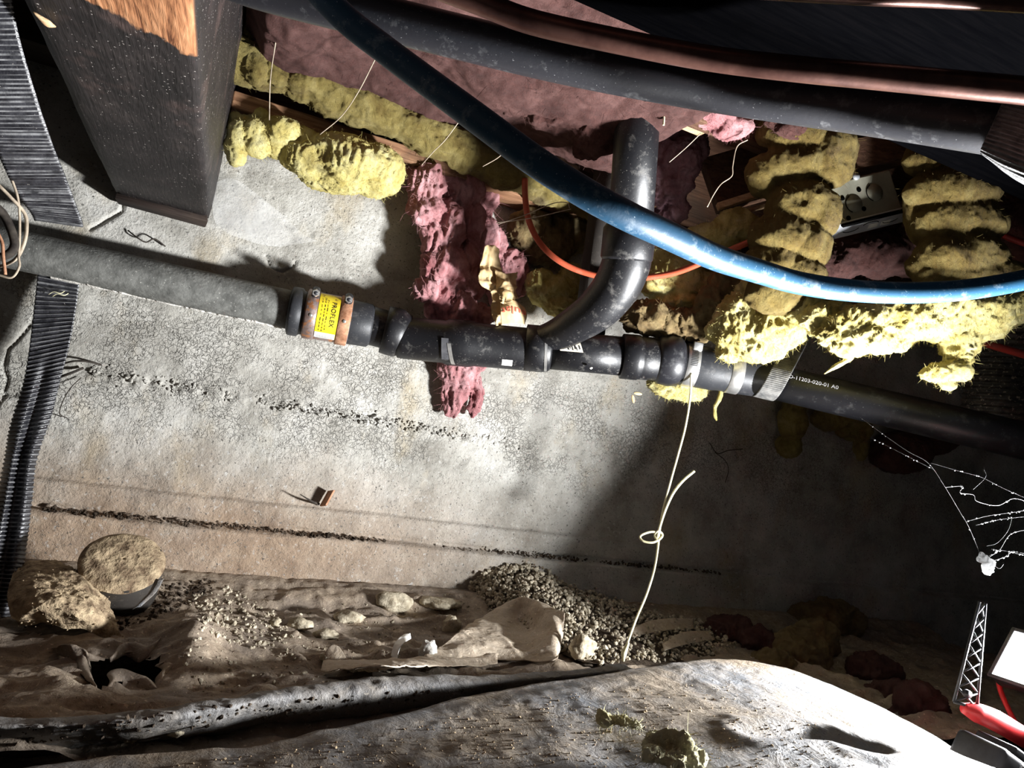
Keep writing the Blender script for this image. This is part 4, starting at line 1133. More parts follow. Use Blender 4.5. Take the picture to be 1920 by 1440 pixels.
plank('dark wooden block above the metal box', (PC(1590, 300, 1.57), PC(1740, 265, 1.57)), 0.06, 0.07, 'brown_wood')

# --- junction box
def build_box():
    c = 1.50
    bl, br = PC(1556, 432, c), PC(1694, 398, c + 0.03)
    u = _n(br - bl)
    up = np.array([0, 0, 1.0]); up = _n(up - up.dot(u) * u)
    w = _n(np.cross(u, up))
    if w.dot(CAM - bl) < 0: w = -w                        # towards the viewer
    L = np.linalg.norm(br - bl)
    t = thing('junction_box', 'galvanised metal junction box with knockouts between the yellow columns', 'junction box', (bl + br) / 2)
    ctr = (bl + br) / 2 + up * 0.052 - w * 0.022
    body = mk('box_body', *boxf(ctr, u * (L / 2 - 0.004), up * 0.048, w * 0.026, 0.003), M['zinc'], t, smooth=False)
    fc = ctr + w * 0.0265
    def disc(s, h, r, mat, name, parent, dep=0.0006, seg=20):
        p = fc + u * s + up * h
        return mk(name, *revolve(p, p + w * dep, [(0, r), (1, r)], seg=seg), M[mat], parent)
    for s, h in ((-0.045, -0.036), (-0.002, -0.024), (0.0, 0.020), (-0.045, 0.010)):
        disc(s, h, 0.0055, 'hole', 'screw_hole', body)
    for s, h in ((-0.022, -0.008), (0.035, 0.006)):
        k = disc(s, h, 0.020, 'zinc', 'knockout', body, 0.0012, 28)
        ang = np.linspace(1.9, 4.2, 20)
        V, Fc = tube(np.array([fc + w * 0.0013 + u * (s + 0.020 * math.cos(q)) + up * (h + 0.020 * math.sin(q)) for q in ang]), 0.0009, 6)
        mk('groove', V, Fc, M['hole'], k)
    disc(0.002, 0.050, 0.008, 'zinc_pale', 'tab', body, 0.003)
    # raised lower cover, tilted so that its underside shows
    wd = _n(-up * 0.80 + w * 0.6)
    q = np.cross(u, wd)
    cc = (bl + br) / 2 - up * 0.006 + w * 0.006
    cover = mk('box_cover', *boxf(cc, u * (L / 2 + 0.002), wd * 0.004, q * 0.020, 0.003), M['zinc_pale'], t, smooth=False)
    face = cc + wd * 0.0042
    for s in (-0.050, 0.0, 0.050):
        ang = np.linspace(0.1, 2.9, 16) if s else np.linspace(3.4, 6.0, 16)
        V, Fc = tube(np.array([face + u * (s + 0.020 * math.cos(g)) + q * (0.007 * math.sin(g) + 0.001) for g in ang]), 0.0009, 6)
        mk('slot', V, Fc, M['hole'], cover)
    for s in (0.008, 0.040):
        mk('paper_tag', *boxf(face + u * s + q * 0.006, u * 0.012, wd * 0.0004, q * 0.006), M['label_white'], cover, smooth=False)
    mk('mud_ring_edge', *boxf(cc - q * 0.019 + wd * 0.008, u * (L / 2 - 0.012), wd * 0.004, q * 0.003, 0.001), M['hole'], t)
    return t
build_box()

# ================================================================== ground sheets
def px_rows_to(G):
    C = (G.reshape(-1, 3) - CAM) @ ROT
    return np.stack([960 + FPX * C[:, 0] / C[:, 2], 720 + FPX * C[:, 1] / C[:, 2]], 1)
def in_poly(P, poly):
    poly = np.asarray(poly, float)
    x, y = P[:, 0], P[:, 1]
    r = np.zeros(len(P), bool)
    j = len(poly) - 1
    for i in range(len(poly)):
        xi, yi, xj, yj = *poly[i], *poly[j]
        r ^= ((yi > y) != (yj > y)) & (x < (xj - xi) * (y - yi) / (yj - yi + 1e-9) + xi)
        j = i
    return r

def build_back_sheet():
    xs = np.arange(-0.75, 2.3, 0.0065)
    ys = np.arange(0.80, 1.675, 0.0055)
    X, Y = np.meshgrid(xs, ys, indexing='ij')
    P = np.stack([X.ravel(), Y.ravel(), np.zeros(X.size)], 1)
    x, y = P[:, 0], P[:, 1]
    z = 0.004 + 0.050 * sstep(1.52, 1.67, y) + 0.025 * sstep(1.05, 0.9, y)
    folds = fbm(P, 9, 4, 401, ridged=True, stretch=(0.45, 1.3, 1))
    z += 0.020 * folds * sstep(1.68, 1.60, y)
    z += 0.016 * fbm(P, 5, 3, 402) * sstep(1.68, 1.60, y)
    z += 0.009 * fbm(P + 0.02 * np.stack([fbm(P, 20, 2, 7), fbm(P, 20, 2, 8), 0 * x], 1), 19, 3, 404, ridged=True, stretch=(0.7, 1.2, 1)) * sstep(1.66, 1.56, y)
    z += 0.004 * fbm(P, 40, 3, 403, ridged=True)
    # the sheet is hitched up at the left, over the soil and the torn hole
    z += 0.035 * np.exp(-(((x + 0.22) / 0.16) ** 2 + ((y - 1.02) / 0.10) ** 2))
    z += 0.030 * np.exp(-(((x - 0.02) / 0.05) ** 2 + ((y - 1.22) / 0.16) ** 2))
    P[:, 2] = z
    Fc = grid_faces(len(xs), len(ys))
    Q = px_rows_to(P[:, None, :])
    hole = [(168, 1243), (205, 1238), (235, 1222), (262, 1238), (290, 1240), (308, 1252), (300, 1268), (290, 1290), (262, 1280), (215, 1270), (182, 1292), (166, 1268)]
    cut = in_poly(Q + 3.0 * np.stack([fbm(P, 40, 2, 5), fbm(P, 40, 2, 6)], 1), hole)
    soilcut = in_poly(Q + 4.0 * np.stack([fbm(P, 30, 2, 5), fbm(P, 30, 2, 6)], 1), [(30, 1080), (60, 1060), (130, 1070), (175, 1100), (200, 1150), (150, 1190), (60, 1185), (35, 1160)])
    keep = ~(cut | soilcut)[Fc].any(1)
    o = tag(mk('vapor_barrier', P, Fc[keep], M['sheet_back']), 'brown dusty plastic ground sheet wrinkled along the foot of the wall', 'ground sheet')
    # curled lips round the tear: the sheet rises along its torn edge and rolls back outwards
    hc = PZ(238, 1258, 0.03)
    def lip(pts, w, curl=2.2):
        a = catmull([drop_on(px, py, P) for px, py in pts], 28)
        out = a - hc
        out[:, 2] = 0
        out /= np.linalg.norm(out, axis=1)[:, None]
        taper = np.sin(np.linspace(0.25, math.pi - 0.25, 28))[:, None]
        G = np.stack([a - out * 0.006 + [0, 0, -0.004] + (out * w * 1.4 * q + np.array([0, 0, 1.0]) * w * math.sin(q * curl) * 0.9) * taper for q in np.linspace(0, 1, 9)])
        G = G + 0.003 * np.stack([fbm(G.reshape(-1, 3), 45, 2, k).reshape(G.shape[:2]) for k in (1, 2, 3)], 2)
        V, Fc2 = thick(G, 0.0012)
        mk('torn_lip', V, Fc2, M['sheet_back'], o)
    def drop_on(px, py, S):
        # the vertex of the sheet whose picture lies nearest the pixel
        return S[np.argmin((Q[:, 0] - px) ** 2 + (Q[:, 1] - py) ** 2)]
    lip([(100, 1215), (130, 1232), (160, 1240), (168, 1262), (180, 1292)], 0.022)
    lip([(205, 1236), (235, 1222), (262, 1232), (285, 1215), (300, 1190)], 0.020)
    lip([(200, 1285), (225, 1272), (262, 1282), (292, 1292)], 0.014)
    lip([(296, 1240), (310, 1252), (304, 1268), (294, 1288)], 0.010)
    return o
build_back_sheet()

# folded grey edge between the two sheets
def build_strip():
    top = [(-420, 1385, .077), (-60, 1362, 0.077), (100, 1358, 0.077), (270, 1348, 0.080), (400, 1327, 0.082), (500, 1307, 0.082), (600, 1292, 0.084), (770, 1281, 0.082), (950, 1275, 0.077), (1080, 1262, 0.072), (1180, 1252, 0.072)]
    low = [(-420, 1432, .042), (-60, 1405, 0.042), (100, 1400, 0.042), (270, 1388, 0.044), (400, 1372, 0.046), (500, 1354, 0.046), (640, 1345, 0.046), (800, 1325, 0.048), (950, 1298, 0.052), (1080, 1278, 0.057), (1180, 1262, 0.062)]
    A = np.array([PZ(*p) for p in top])
    B = np.array([PZ(*p) for p in low])
    back = A + [0, 0.03, -0.004]
    back2 = A + [0, 0.06, -0.035]
    und = B + [0, 0.03, -0.018]
    mid = (A + B) / 2 + np.array([0, -0.010, 0.006])
    G = loft([back2, back, A, mid, B, und], 44, 260)
    P = G.reshape(-1, 3)
    N = gnormals(G).reshape(-1, 3)
    P = P + N * (0.006 * fbm(P, 14, 3, 411, stretch=(.6, 1, 1)) + 0.0025 * fbm(P, 60, 3, 412))[:, None]
    V, Fc = thick(P.reshape(G.shape), 0.0015)
    return tag(mk('sheet_fold', V, Fc, M['sheet_strip']), 'grey folded edge of sheeting running along the front of the brown sheet', 'ground sheet')
build_strip()

CREST = [(-480, 1515, .070), (-120, 1462, .070), (50, 1440, .070), (200, 1424, .071), (400, 1405, .073), (500, 1395, .075), (700, 1353, .080), (850, 1316, .086), (1000, 1288, .094), (1150, 1262, .104), (1270, 1243, .112), (1350, 1236, .114), (1430, 1243, .112), (1500, 1260, .107), (1600, 1303, .094), (1700, 1352, .078), (1800, 1410, .060), (1880, 1462, .045), (1960, 1520, .03)]
def build_front_sheet():
    cr = np.array([PZ(a, b, z) for a, b, z in CREST])
    n = len(cr)
    s = np.linspace(0, 1, n)
    away = np.stack([_n([a, b, 0]) for a, b in zip(np.interp(s, [0, .6, .8, 1], [0, .15, .7, 1.0]), np.interp(s, [0, .6, .8, 1], [1, 1, .7, .15]))])
    rows = [cr + away * 0.13 - [0, 0, 0.08] - cr * [0, 0, 0.35], cr + away * 0.055 - [0, 0, 0.035], cr + away * 0.014 - [0, 0, 0.006], cr - away * 0.015 + [0, 0, 0.0]]
    front = cr - away * 0.10 + [0, 0, -0.006]
    rows.append(front)
    rows.append(cr * [1, .70, 1] - [0, 0.05, 0.016])
    r2 = cr * [1, .35, 1] - [0.0, 0.03, 0.03]
    rows.append(r2)
    r3 = cr * [1, 0.1, 1] - [0.0, 0.2, 0.05]
    rows.append(r3)
    G = loft(rows, 200, 420)
    P = G.reshape(-1, 3)
    N = gnormals(G).reshape(-1, 3)
    sg = np.sign(N[:, 2:3]); N = N * sg
    x, y = P[:, 0], P[:, 1]
    amp = 1.0
    d = 0.005 * fbm(P, 5, 2, 421) + 0.0025 * fbm(P, 13, 3, 422, ridged=True, stretch=(.8, 1, 1)) + 0.0010 * fbm(P, 80, 3, 423)
    # a long diagonal crease on the right
    cA, cB, cC = PZ(1410, 1375, .10), PZ(1530, 1390, .092), PZ(1640, 1440, .078)
    dist = np.minimum(seg_dist(P[:, :2], cA[:2], cB[:2]), seg_dist(P[:, :2], cB[:2], cC[:2]))
    d += -0.007 * np.exp(-(dist / 0.012) ** 2) + 0.004 * np.exp(-((dist - 0.03) / 0.016) ** 2)
    row = np.repeat(np.linspace(0, 1, 200), 420)
    w = 1 - 0.75 * np.exp(-((row - 0.40) / 0.06) ** 2)
    P = P + N * (d * w)[:, None]
    Fc = grid_faces(200, 420)
    return tag(mk('vapor_barrier', P, Fc, M['sheet_front']), 'grey plastic ground sheet strewn with tan soil, humped up in the foreground', 'ground sheet'), P.reshape(G.shape)
front_sheet, FRONT = build_front_sheet()

# ------------------------------------------------------------------ crumbs
def crumbs(centres, sizes, seed, jitter=0.35, ic=ICO1):
    rnd = np.random.RandomState(seed)
    V0, F0 = ic
    n = len(centres)
    q = rnd.normal(0, 1, (n, 3, 3))
    Q, _ = np.linalg.qr(q)
    V = V0[None] * (1 + rnd.uniform(-jitter, jitter, (n, len(V0), 1))) * rnd.uniform(0.6, 1.25, (n, 1, 3))
    V = np.einsum('nij,nkj->nki', Q, V) * np.asarray(sizes)[:, None, None] + np.asarray(centres)[:, None, :]
    FF = (np.arange(n)[:, None, None] * len(V0) + F0[None]).reshape(-1, 3)
    return V.reshape(-1, 3), FF
def build_heap():
    top = [PY(*p, 1.672) for p in [(880, 1092), (920, 1072), (965, 1060), (1010, 1066), (1060, 1092), (1110, 1110), (1160, 1122), (1230, 1140), (1300, 1158), (1380, 1178)]]
    low = [PZ(*p) for p in [(880, 1140, .012), (905, 1160, .015), (960, 1180, .02), (1020, 1205, .025), (1070, 1228, .03), (1110, 1240, .03), (1170, 1245, .03), (1240, 1240, .03), (1310, 1232, .025), (1390, 1215, .015)]]
    top, low = np.array(top), np.array(low)
    mid = top * 0.45 + low * 0.55 + [0, 0, 0.018]
    G = loft([top, mid, low], 40, 120)
    P = G.reshape(-1, 3)
    P = P + [0, 0, 1] * (0.008 * fbm(P, 16, 3, 431))[:, None] - [0, 0, 0.006]
    G = P.reshape(G.shape)
    t = thing('crumb_heap', 'heap of pale crumbly soil pellets against the wall where the twine ends', 'soil heap', low[5])
    mk('heap_core', P, grid_faces(40, 120), M['dark_soil'], t)
    rnd = np.random.RandomState(3)
    n = 3600
    u, v = rnd.uniform(0, 1, n) ** 0.9, rnd.uniform(0, 1, n)
    c = G[(u * 39).astype(int), (v * 119).astype(int)] + rnd.normal(0, 0.005, (n, 3)) + [0, 0, 0.004]
    c[:, 1] = np.minimum(c[:, 1], 1.655)
    sz = rnd.uniform(0.0028, 0.0074, n) * (1 - 0.3 * u)
    o = mk('soil_pellets', *crumbs(c, sz, 5), M['crumb'], t, smooth=False)
    o['kind'] = 'stuff'
    t['kind'] = 'stuff'
    return t
build_heap()

def build_soil():
    # loose tan soil showing through the torn sheet at left
    rows = [[PZ(*p) for p in r] for r in (
        [(20, 1092, .055), (50, 1070, .065), (95, 1066, .070), (130, 1080, .070), (170, 1100, .06), (205, 1130, .03)],
        [(10, 1130, .055), (50, 1110, .07), (95, 1108, .072), (135, 1118, .068), (170, 1138, .055), (205, 1160, .03)],
        [(15, 1165, .04), (55, 1155, .055), (100, 1155, .056), (140, 1165, .05), (175, 1175, .04), (215, 1190, .02)],
        [(30, 1195, .01), (70, 1192, .02), (110, 1198, .02), (150, 1205, .015), (185, 1210, .01), (225, 1215, .0)])]
    G = loft(rows, 90, 120)
    P = G.reshape(-1, 3)
    P = P + [0, 0, 1] * (0.016 + 0.010 * fbm(P, 22, 4, 441, gain=.6) + 0.0018 * fbm(P, 110, 2, 442))[:, None]
    t = thing('soil_mound', 'loose tan soil mound beside the round stub at left', 'soil', P[len(P) // 2])
    mk('mound', P, grid_faces(90, 120), M['soil'], t)
    rnd = np.random.RandomState(8)
    n = 220
    c = P[rnd.randint(0, len(P), n)] + rnd.normal(0, 0.003, (n, 3))
    o = mk('soil_grains', *crumbs(c, rnd.uniform(0.0006, 0.0020, n), 9), M['soil'], t, smooth=False)
    o['kind'] = 'stuff'
    t['kind'] = 'stuff'
build_soil()

def scatter(name, label, poly, zfun, n, smin, smax, mat, seed):
    rnd = np.random.RandomState(seed)
    poly = np.asarray(poly, float)
    C = []
    while len(C) < n:
        q = rnd.uniform(poly.min(0), poly.max(0), (n, 2))
        q = q[in_poly(q, poly)]
        C += [zfun(a, b) for a, b in q]
    C = np.array(C[:n])
    o = mk(name, *crumbs(C, rnd.uniform(0, 1, n) ** 2 * (smax - smin) + smin, seed + 1), M[mat], smooth=False)
    return tag(o, label, 'soil', kind='stuff')
dg = bpy.context.evaluated_depsgraph_get()
dg.update()
def drop(px, py, lift=0.0):
    # first surface met along the sight line through a pixel: where a thing lying there touches
    d = Vector(ray(px, py)).normalized()
    hit, loc, nrm, idx, ob, mx = scene.ray_cast(dg, Vector(CAM), d)
    if not hit:
        return PZ(px, py, 0.02)
    return np.array(loc) + np.array([0, 0, lift])
scatter('soil_crumbs', 'pale soil crumbs scattered on the brown sheet right of the stub', [(350, 1120), (430, 1100), (520, 1150), (560, 1200), (480, 1220), (380, 1190)], drop, 420, 0.001, 0.0055, 'crumb', 61)
scatter('soil_crumbs', 'dark soil crumbs lying under the round stub', [(215, 1135), (320, 1090), (410, 1085), (400, 1110), (290, 1160), (225, 1180)], drop, 420, 0.001, 0.005, 'dark_soil', 62)
scatter('soil_crumbs', 'fine tan soil crumbs strewn over the foreground sheet', [(300, 1440), (700, 1380), (1000, 1310), (1350, 1270), (1500, 1330), (1620, 1440)], drop, 1300, 0.0004, 0.0017, 'soil', 63)
scatter('soil_crumbs', 'grit lying along the folded grey sheet edge', [(0, 1370), (500, 1315), (900, 1285), (900, 1300), (500, 1350), (0, 1400)], drop, 150, 0.0008, 0.003, 'dark_soil', 64)
scatter('soil_crumbs', 'fine crumbs across the middle of the brown sheet', [(330, 1210), (560, 1140), (880, 1110), (900, 1240), (600, 1280), (380, 1310)], drop, 500, 0.0008, 0.0035, 'crumb', 65)
# crumbs in the groove above the footing
rnd = np.random.RandomState(70)
n = 700
X = rnd.uniform(-0.3, 1.45, n)
C = np.stack([X, WALL_Y - 0.030 + rnd.uniform(-.004, .010, n), 0.157 + rnd.normal(0, .0025, n)], 1)
C = C[(fbm(C, 6, 2, 71) + rnd.uniform(-.3, .3, len(C)) + 0.35 * (X - 0.3)) > -0.15]
o = mk('soil_crumbs', *crumbs(C, rnd.uniform(0.0015, 0.0045, len(C)), 72), M['dark_soil'], smooth=False)
tag(o, 'dark crumbs lodged along the ledge line of the wall base', 'soil', kind='stuff')
X = rnd.uniform(-0.3, 0.75, 420)
C = np.stack([X, np.full(420, WALL_Y + 0.001), 0.452 - 0.012 * (X + 0.3) + rnd.normal(0, .008, 420)], 1)
o = mk('exposed_aggregate', *crumbs(C, rnd.uniform(0.0015, 0.0055, 420), 73), M['concrete'], wall, smooth=False)
o['kind'] = 'stuff'

# ------------------------------------------------------------------ single clods and scraps on the sheets
def clod(label, px, py, rpx, rypx, seed, mat='clod', name='soil_clod', cat='clod', rough=0.35):
    p = drop(px, py + rypx * 0.6)
    c = ROT.T[2] @ (p - CAM) if False else (ROT.T @ (p - CAM))[2]
    r = rpx * c / FPX
    V, Fc = ICO3
    V = V * [r, r * 0.8, rypx * c / FPX]
    V = V * (1 + rough * 1.3 * fbm(V / r, 1.5, 3, seed) + 0.22 * fbm(V / r, 4.5, 3, seed + 1, ridged=True) - 0.1)[:, None]
    V = V + p + [0, 0, rypx * c / FPX * 0.55]
    return tag(mk(name, V, Fc, M[mat]), label, cat)
clod('pale flat clod lying alone left of the middle of the brown sheet', 560, 1170, 22, 13, 1)
clod('crumbly clod just right of and below the flat clod', 608, 1190, 21, 11, 2)
clod('long pale clod right of the crumbly one, near the sheet folds', 655, 1158, 30, 13, 3)
clod('upright rounded clod standing in the middle of the sheet', 845, 1170, 17, 15, 4)
clod('knobbly white clod at the corner of the tan scrap', 800, 1222, 16, 22, 5, 'lime')
clod('broad dusty lump against the fold below the wall', 735, 1128, 36, 18, 6)
clod('low dusty lump right of the broad one below the wall', 825, 1130, 40, 10, 7)
clod('small clod at the far left of the clod row', 515, 1165, 11, 9, 8)
clod('yellowish clod stuck between the tan scrap and the pellet heap', 1090, 1218, 26, 24, 9)
clod('small pale clod at the left end of the tan scrap', 612, 1232, 13, 9, 10)
clod('greenish grey pebble in front of the torn hole', 245, 1385, 12, 8, 12)
clod('pale pebble below the folded grey edge', 330, 1372, 16, 9, 13)

# the crumpled tan scrap and its companions
def scrap(name, label, rows, amp, scale, seed, mat, lift=0.0, nu=50, nv=70):
    R3 = [[drop(px, py) + [0, 0, h] for px, py, h in r] for r in rows]
    G = crumple(R3, nu, nv, amp, scale, seed)
    V, Fc = thick(G, 0.0012)
    return tag(mk(name, V, Fc, M[mat]), label, 'scrap')
scrap('sheet_scrap', 'stiff creased tan sheet scrap in front of the pellet heap', [[(880, 1190, .02), (930, 1165, .03), (975, 1148, .034), (1020, 1160, .03), (1058, 1172, .022)], [(850, 1215, .022), (930, 1200, .028), (980, 1200, .028), (1038, 1204, .024), (1052, 1212, .012)], [(800, 1242, .012), (900, 1222, .014), (980, 1222, .018), (1038, 1210, .026), (1048, 1222, .012)], [(760, 1262, .008), (880, 1250, .008), (980, 1248, .01), (1030, 1252, .008), (1044, 1246, .008)]], 0.006, 16, 451, 'scrap', nu=70, nv=100)
scrap('sheet_scrap', 'long curled tan scrap lying along the grey fold', [[(602, 1262, .02), (680, 1256, .016), (760, 1250, .014), (850, 1244, .014), (930, 1240, .012)], [(600, 1276, .012), (680, 1272, .012), (760, 1268, .012), (850, 1262, .010), (930, 1256, .010)]], 0.004, 22, 452, 'scrap', nu=16)
scrap('sheet_scrap', 'small tan flap standing up at the left end of the long scrap', [[(604, 1246, .012), (616, 1234, .022), (632, 1236, .020)], [(604, 1256, .006), (620, 1258, .010), (660, 1258, .006)]], 0.003, 26, 453, 'scrap', nu=14, nv=24)
scrap('dry_leaf', 'curled pale leaf-like flake in the middle of the brown sheet', [[(732, 1236, .006), (738, 1222, .016), (752, 1212, .020), (766, 1206, .018)], [(744, 1246, .004), (746, 1234, .014), (756, 1222, .016), (768, 1212, .014)]], 0.002, 30, 454, 'label_white', nu=12, nv=26)
scrap('sheet_scrap', 'tan paper fold half buried at the right of the pellet heap', [[(1180, 1190, .012), (1230, 1174, .016), (1300, 1170, .014)], [(1185, 1200, .006), (1240, 1190, .008), (1300, 1184, .006)]], 0.002, 26, 455, 'scrap', nu=14, nv=40)
scrap('sheet_scrap', 'second tan paper fold in front of the first at the right of the heap', [[(1240, 1218, .012), (1280, 1200, .018), (1335, 1192, .012)], [(1245, 1226, .006), (1290, 1214, .008), (1340, 1204, .006)]], 0.002, 26, 456, 'scrap', nu=14, nv=40)

# ------------------------------------------------------------------ wool on the ground
def floor_wool(label, parts, mat, **k):
    k.setdefault('lump', 0.014); k.setdefault('lscale', 20); k.setdefault('ridge', 0.006)
    return wool('fallen_insulation', label, [ell(px, py, cZ(px, py, z), rx, ry, rd) for px, py, z, rx, ry, rd in parts], mat, **k)
floor_wool('fallen yellow and white wool tuft on the foreground sheet', [(1265, 1400, 0.107, 34, 20, .02), (1240, 1395, 0.107, 26, 14, .016), (1290, 1412, 0.103, 30, 16, .02), (1225, 1420, 0.103, 18, 14, .012), (1255, 1425, 0.101, 28, 10, .02)], 'tuft', lump=0.006, ridge=0.006, fine=0.005, voxel=0.0026, nf=70, flen=(.004, .014))
floor_wool('thin straw-coloured shreds behind the fallen tuft', [(1135, 1346, 0.109, 14, 6, .012), (1165, 1352, 0.109, 20, 6, .014), (1190, 1362, 0.109, 14, 6, .012)], 'tuft', lump=0.004, ridge=0.005, fine=0.004, voxel=0.0022, nf=50, flen=(.004, .012))
floor_wool('dusky pink wool heap on the ground right of the pellets', [(1370, 1190, .03, 50, 34, .05), (1420, 1205, .03, 40, 30, .05), (1460, 1225, .02, 40, 26, .05)], 'pink_dim', nf=200)
floor_wool('dim yellowish wool heap in the dark behind the foreground hump', [(1500, 1225, .03, 54, 42, .06), (1530, 1200, .05, 44, 36, .05), (1450, 1240, .02, 40, 20, .05)], 'yellow_brown', nf=150)
floor_wool('dim round wool lump farthest back in the dark on the ground', [(1560, 1165, .05, 60, 38, .06), (1520, 1160, .05, 40, 30, .05)], 'yellow_brown', nf=100)
floor_wool('faint reddish wool lying in the dark beside the lamp', [(1720, 1330, .03, 46, 50, .05), (1680, 1300, .02, 60, 24, .05), (1640, 1260, .02, 50, 30, .05)], 'pink_dim', nf=80)

# ================================================================== straps
def ribbed(name, label, rows, nu, nv, mat, parent=None, rib=0.0016, pitch=0.009, t=0.0016, wav=0.0015, seed=5):
    G = loft(rows, nu, nv)
    N = gnormals(G)
    L = np.concatenate([[0], np.cumsum(np.linalg.norm(np.diff(G[:, nv // 2], axis=0), axis=1))])
    r = np.sin(2 * np.pi * L / pitch)[:, None, None] * rib
    G = G + N * r + N * (wav * fbm(G.reshape(-1, 3), 14, 2, seed).reshape(nu, nv))[:, :, None]
    V, Fc = thick(G, t)
    crest = np.sin(2 * np.pi * (L[:-1] + L[1:]) / 2 / pitch) > 0.55      # pale rib tops: glints put into the colour
    mi = list(np.repeat(crest.astype(int), nv - 1)) * 2
    mi += [0] * (len(Fc) - len(mi))
    return mk(name, V, Fc, None, parent, mats=[M[mat], M['webbing_glint']], mi=mi)
def build_strap():
    t = thing('webbing_strap', 'wide black ribbed strap slung round the grey pipe at left, its tail hanging down', 'strap', PC(100, 460, 1.40))
    # upper band from the joists down to the back of the pipe
    L = [(-150, -230, .78), (-95, -40, .95), (-70, 60, 1.05), (-45, 160, 1.16), (-15, 260, 1.29), (25, 350, 1.45), (58, 400, 1.58), (64, 412, 1.64)]
    R = [(-40, -230, .78), (14, -40, .95), (34, 60, 1.05), (62, 160, 1.16), (95, 260, 1.29), (130, 350, 1.45), (152, 410, 1.58), (156, 424, 1.64)]
    rows = [[PY(*a), PY(*((np.array(a) + np.array(b)) / 2)), PY(*b)] for a, b in zip(L, R)]
    ribbed('upper_band', None, rows, 420, 14, 'webbing', t, rib=0.0026, pitch=0.0105)
    # tail: leaves the pipe at the back and hangs, with a lengthwise fold
    L = [(72, 500, 1.655), (63, 580, 1.64), (53, 663, 1.63), (40, 730, 1.62), (20, 797, 1.61), (8, 860, 1.60), (-6, 930, 1.58), (-20, 1000, 1.54), (-34, 1080, 1.48), (-50, 1180, 1.40)]
    R = [(150, 520, 1.655), (142, 580, 1.64), (130, 647, 1.63), (113, 713, 1.62), (97, 780, 1.61), (70, 860, 1.60), (61, 930, 1.58), (53, 1000, 1.54), (40, 1085, 1.48), (18, 1170, 1.40)]
    rows = []
    for i, (a, b) in enumerate(zip(L, R)):
        a, b = np.array(a), np.array(b)
        k = min(1.0, max(0.0, (i - 2) / 3.0))
        rows.append([PY(*a), PY(*(a * .72 + b * .28 + [0, 0, -0.022 * k])), PY(*(a * .5 + b * .5 + [0, 0, 0.006 * k])), PY(*(a * .25 + b * .75 + [0, 0, -0.012 * k])), PY(*b)])
    ribbed('tail', None, rows, 420, 26, 'webbing', t, wav=0.002)
    # frayed pale threads near the pipe
    for k, (x, y) in enumerate(((105, 552), (112, 556))):
        mk('frayed_thread', *path_tube([PY(x - 14, y, 1.635), PY(x - 4, y - 5, 1.63), PY(x + 8, y - 2, 1.63), PY(x + 16, y - 6, 1.635)], 0.0009, 12, 6), M['twine'], t)
    return t
build_strap()
def build_pipe_strap():
    t = thing('webbing_strap', 'grey-black strap round the black pipe just left of the printed numbers', 'strap', PC(1465, 720, 1.58))
    ax = AX5
    A = np.linspace(-1.9, 0.9, 12)
    s0, s1 = ax.px(1424), ax.px(1461)
    rows = [[ax.wrap([q], [a], 0.0432)[0] for q in np.linspace(s0 + 0.010 * (a + 1.0), s1 + 0.010 * (a + 1.0), 4)] for a in A]
    last = np.array(rows[-1])
    tang = -math.sin(0.9) * ax.f + math.cos(0.9) * ax.u + 0.22 * ax.d
    rows += [list(last + tang * h) for h in (0.03, 0.07, 0.12)]
    ribbed('band', None, rows, 260, 16, 'webbing_dusty', t, rib=0.0007, pitch=0.0048, t=0.0014, wav=0.0005)
    return t
build_pipe_strap()
rows = [[PC(1890, 170, .80), PC(1925, 182, .80), PC(1970, 196, .80)], [PC(1862, 232, .795), PC(1910, 245, .79), PC(1970, 262, .785)], [PC(1838, 282, .80), PC(1890, 305, .79), PC(1970, 335, .785)], [PC(1842, 292, .82), PC(1895, 330, .81), PC(1970, 372, .80)], [PC(1862, 300, .86), PC(1910, 332, .86), PC(1970, 365, .86)]]
tag(ribbed('webbing_strap', None, rows, 150, 24, 'webbing_dusty', None, rib=0.0006, pitch=0.006, wav=0.003), 'dusty black strap wrapped round the thick pipe at the upper right edge', 'strap')

# ================================================================== wires, twine, webs
def cord(name, label, cat, pts, r, mat, n=None, seg=8, group=None, parent=None):
    V, Fc = path_tube([np.asarray(p) for p in pts], r, n or max(12, 8 * len(pts)), seg)
    o = mk(name, V, Fc, M[mat], parent)
    return tag(o, label, cat, group) if label else o
def build_twine():
    end = drop(1168, 1238, 0.004)
    ce = (ROT.T @ (end - CAM))[2]
    def c(y): return np.interp(y, [720, 1000, 1240], [1.60, 1.58, ce])
    t = thing('twine', 'pale string knotted half way, hanging from the pipe down to the pellet heap', 'string', end)
    p = [(1296, 700), (1294, 745), (1285, 800), (1272, 850), (1258, 900), (1245, 950), (1238, 985), (1233, 1030), (1226, 1070), (1212, 1115), (1195, 1155), (1182, 1190), (1172, 1220), (1168, 1238)]
    mk('main_strand', *path_tube([PC(x, y, c(y)) for x, y in p], 0.0026, 120, 10), M['twine'], t)
    p = [(1232, 1010), (1238, 985), (1248, 955), (1262, 925), (1280, 902), (1302, 883)]
    mk('free_end', *path_tube([PC(x, y, c(y) - 0.006) for x, y in p], 0.0031, 60, 10), M['twine'], t)
    p = [(1238, 1000), (1222, 997), (1205, 1002), (1200, 1008), (1207, 1015), (1224, 1017), (1238, 1010), (1242, 1002), (1234, 996), (1228, 1004), (1232, 1014)]
    mk('knot', *path_tube([PC(x, y, c(y) - 0.006 - 0.002 * (i % 3)) for i, (x, y) in enumerate(p)], 0.0027, 80, 10), M['twine'], t)
    mk('frayed_tip', *path_tube([PC(1178, 1205, ce - .004), PC(1170, 1225, ce - .004), PC(1169, 1240, ce - .002)], [0.003, 0.006, 0.002], 20, 8), M['twine'], t)
build_twine()
g = 'insulation support wires'
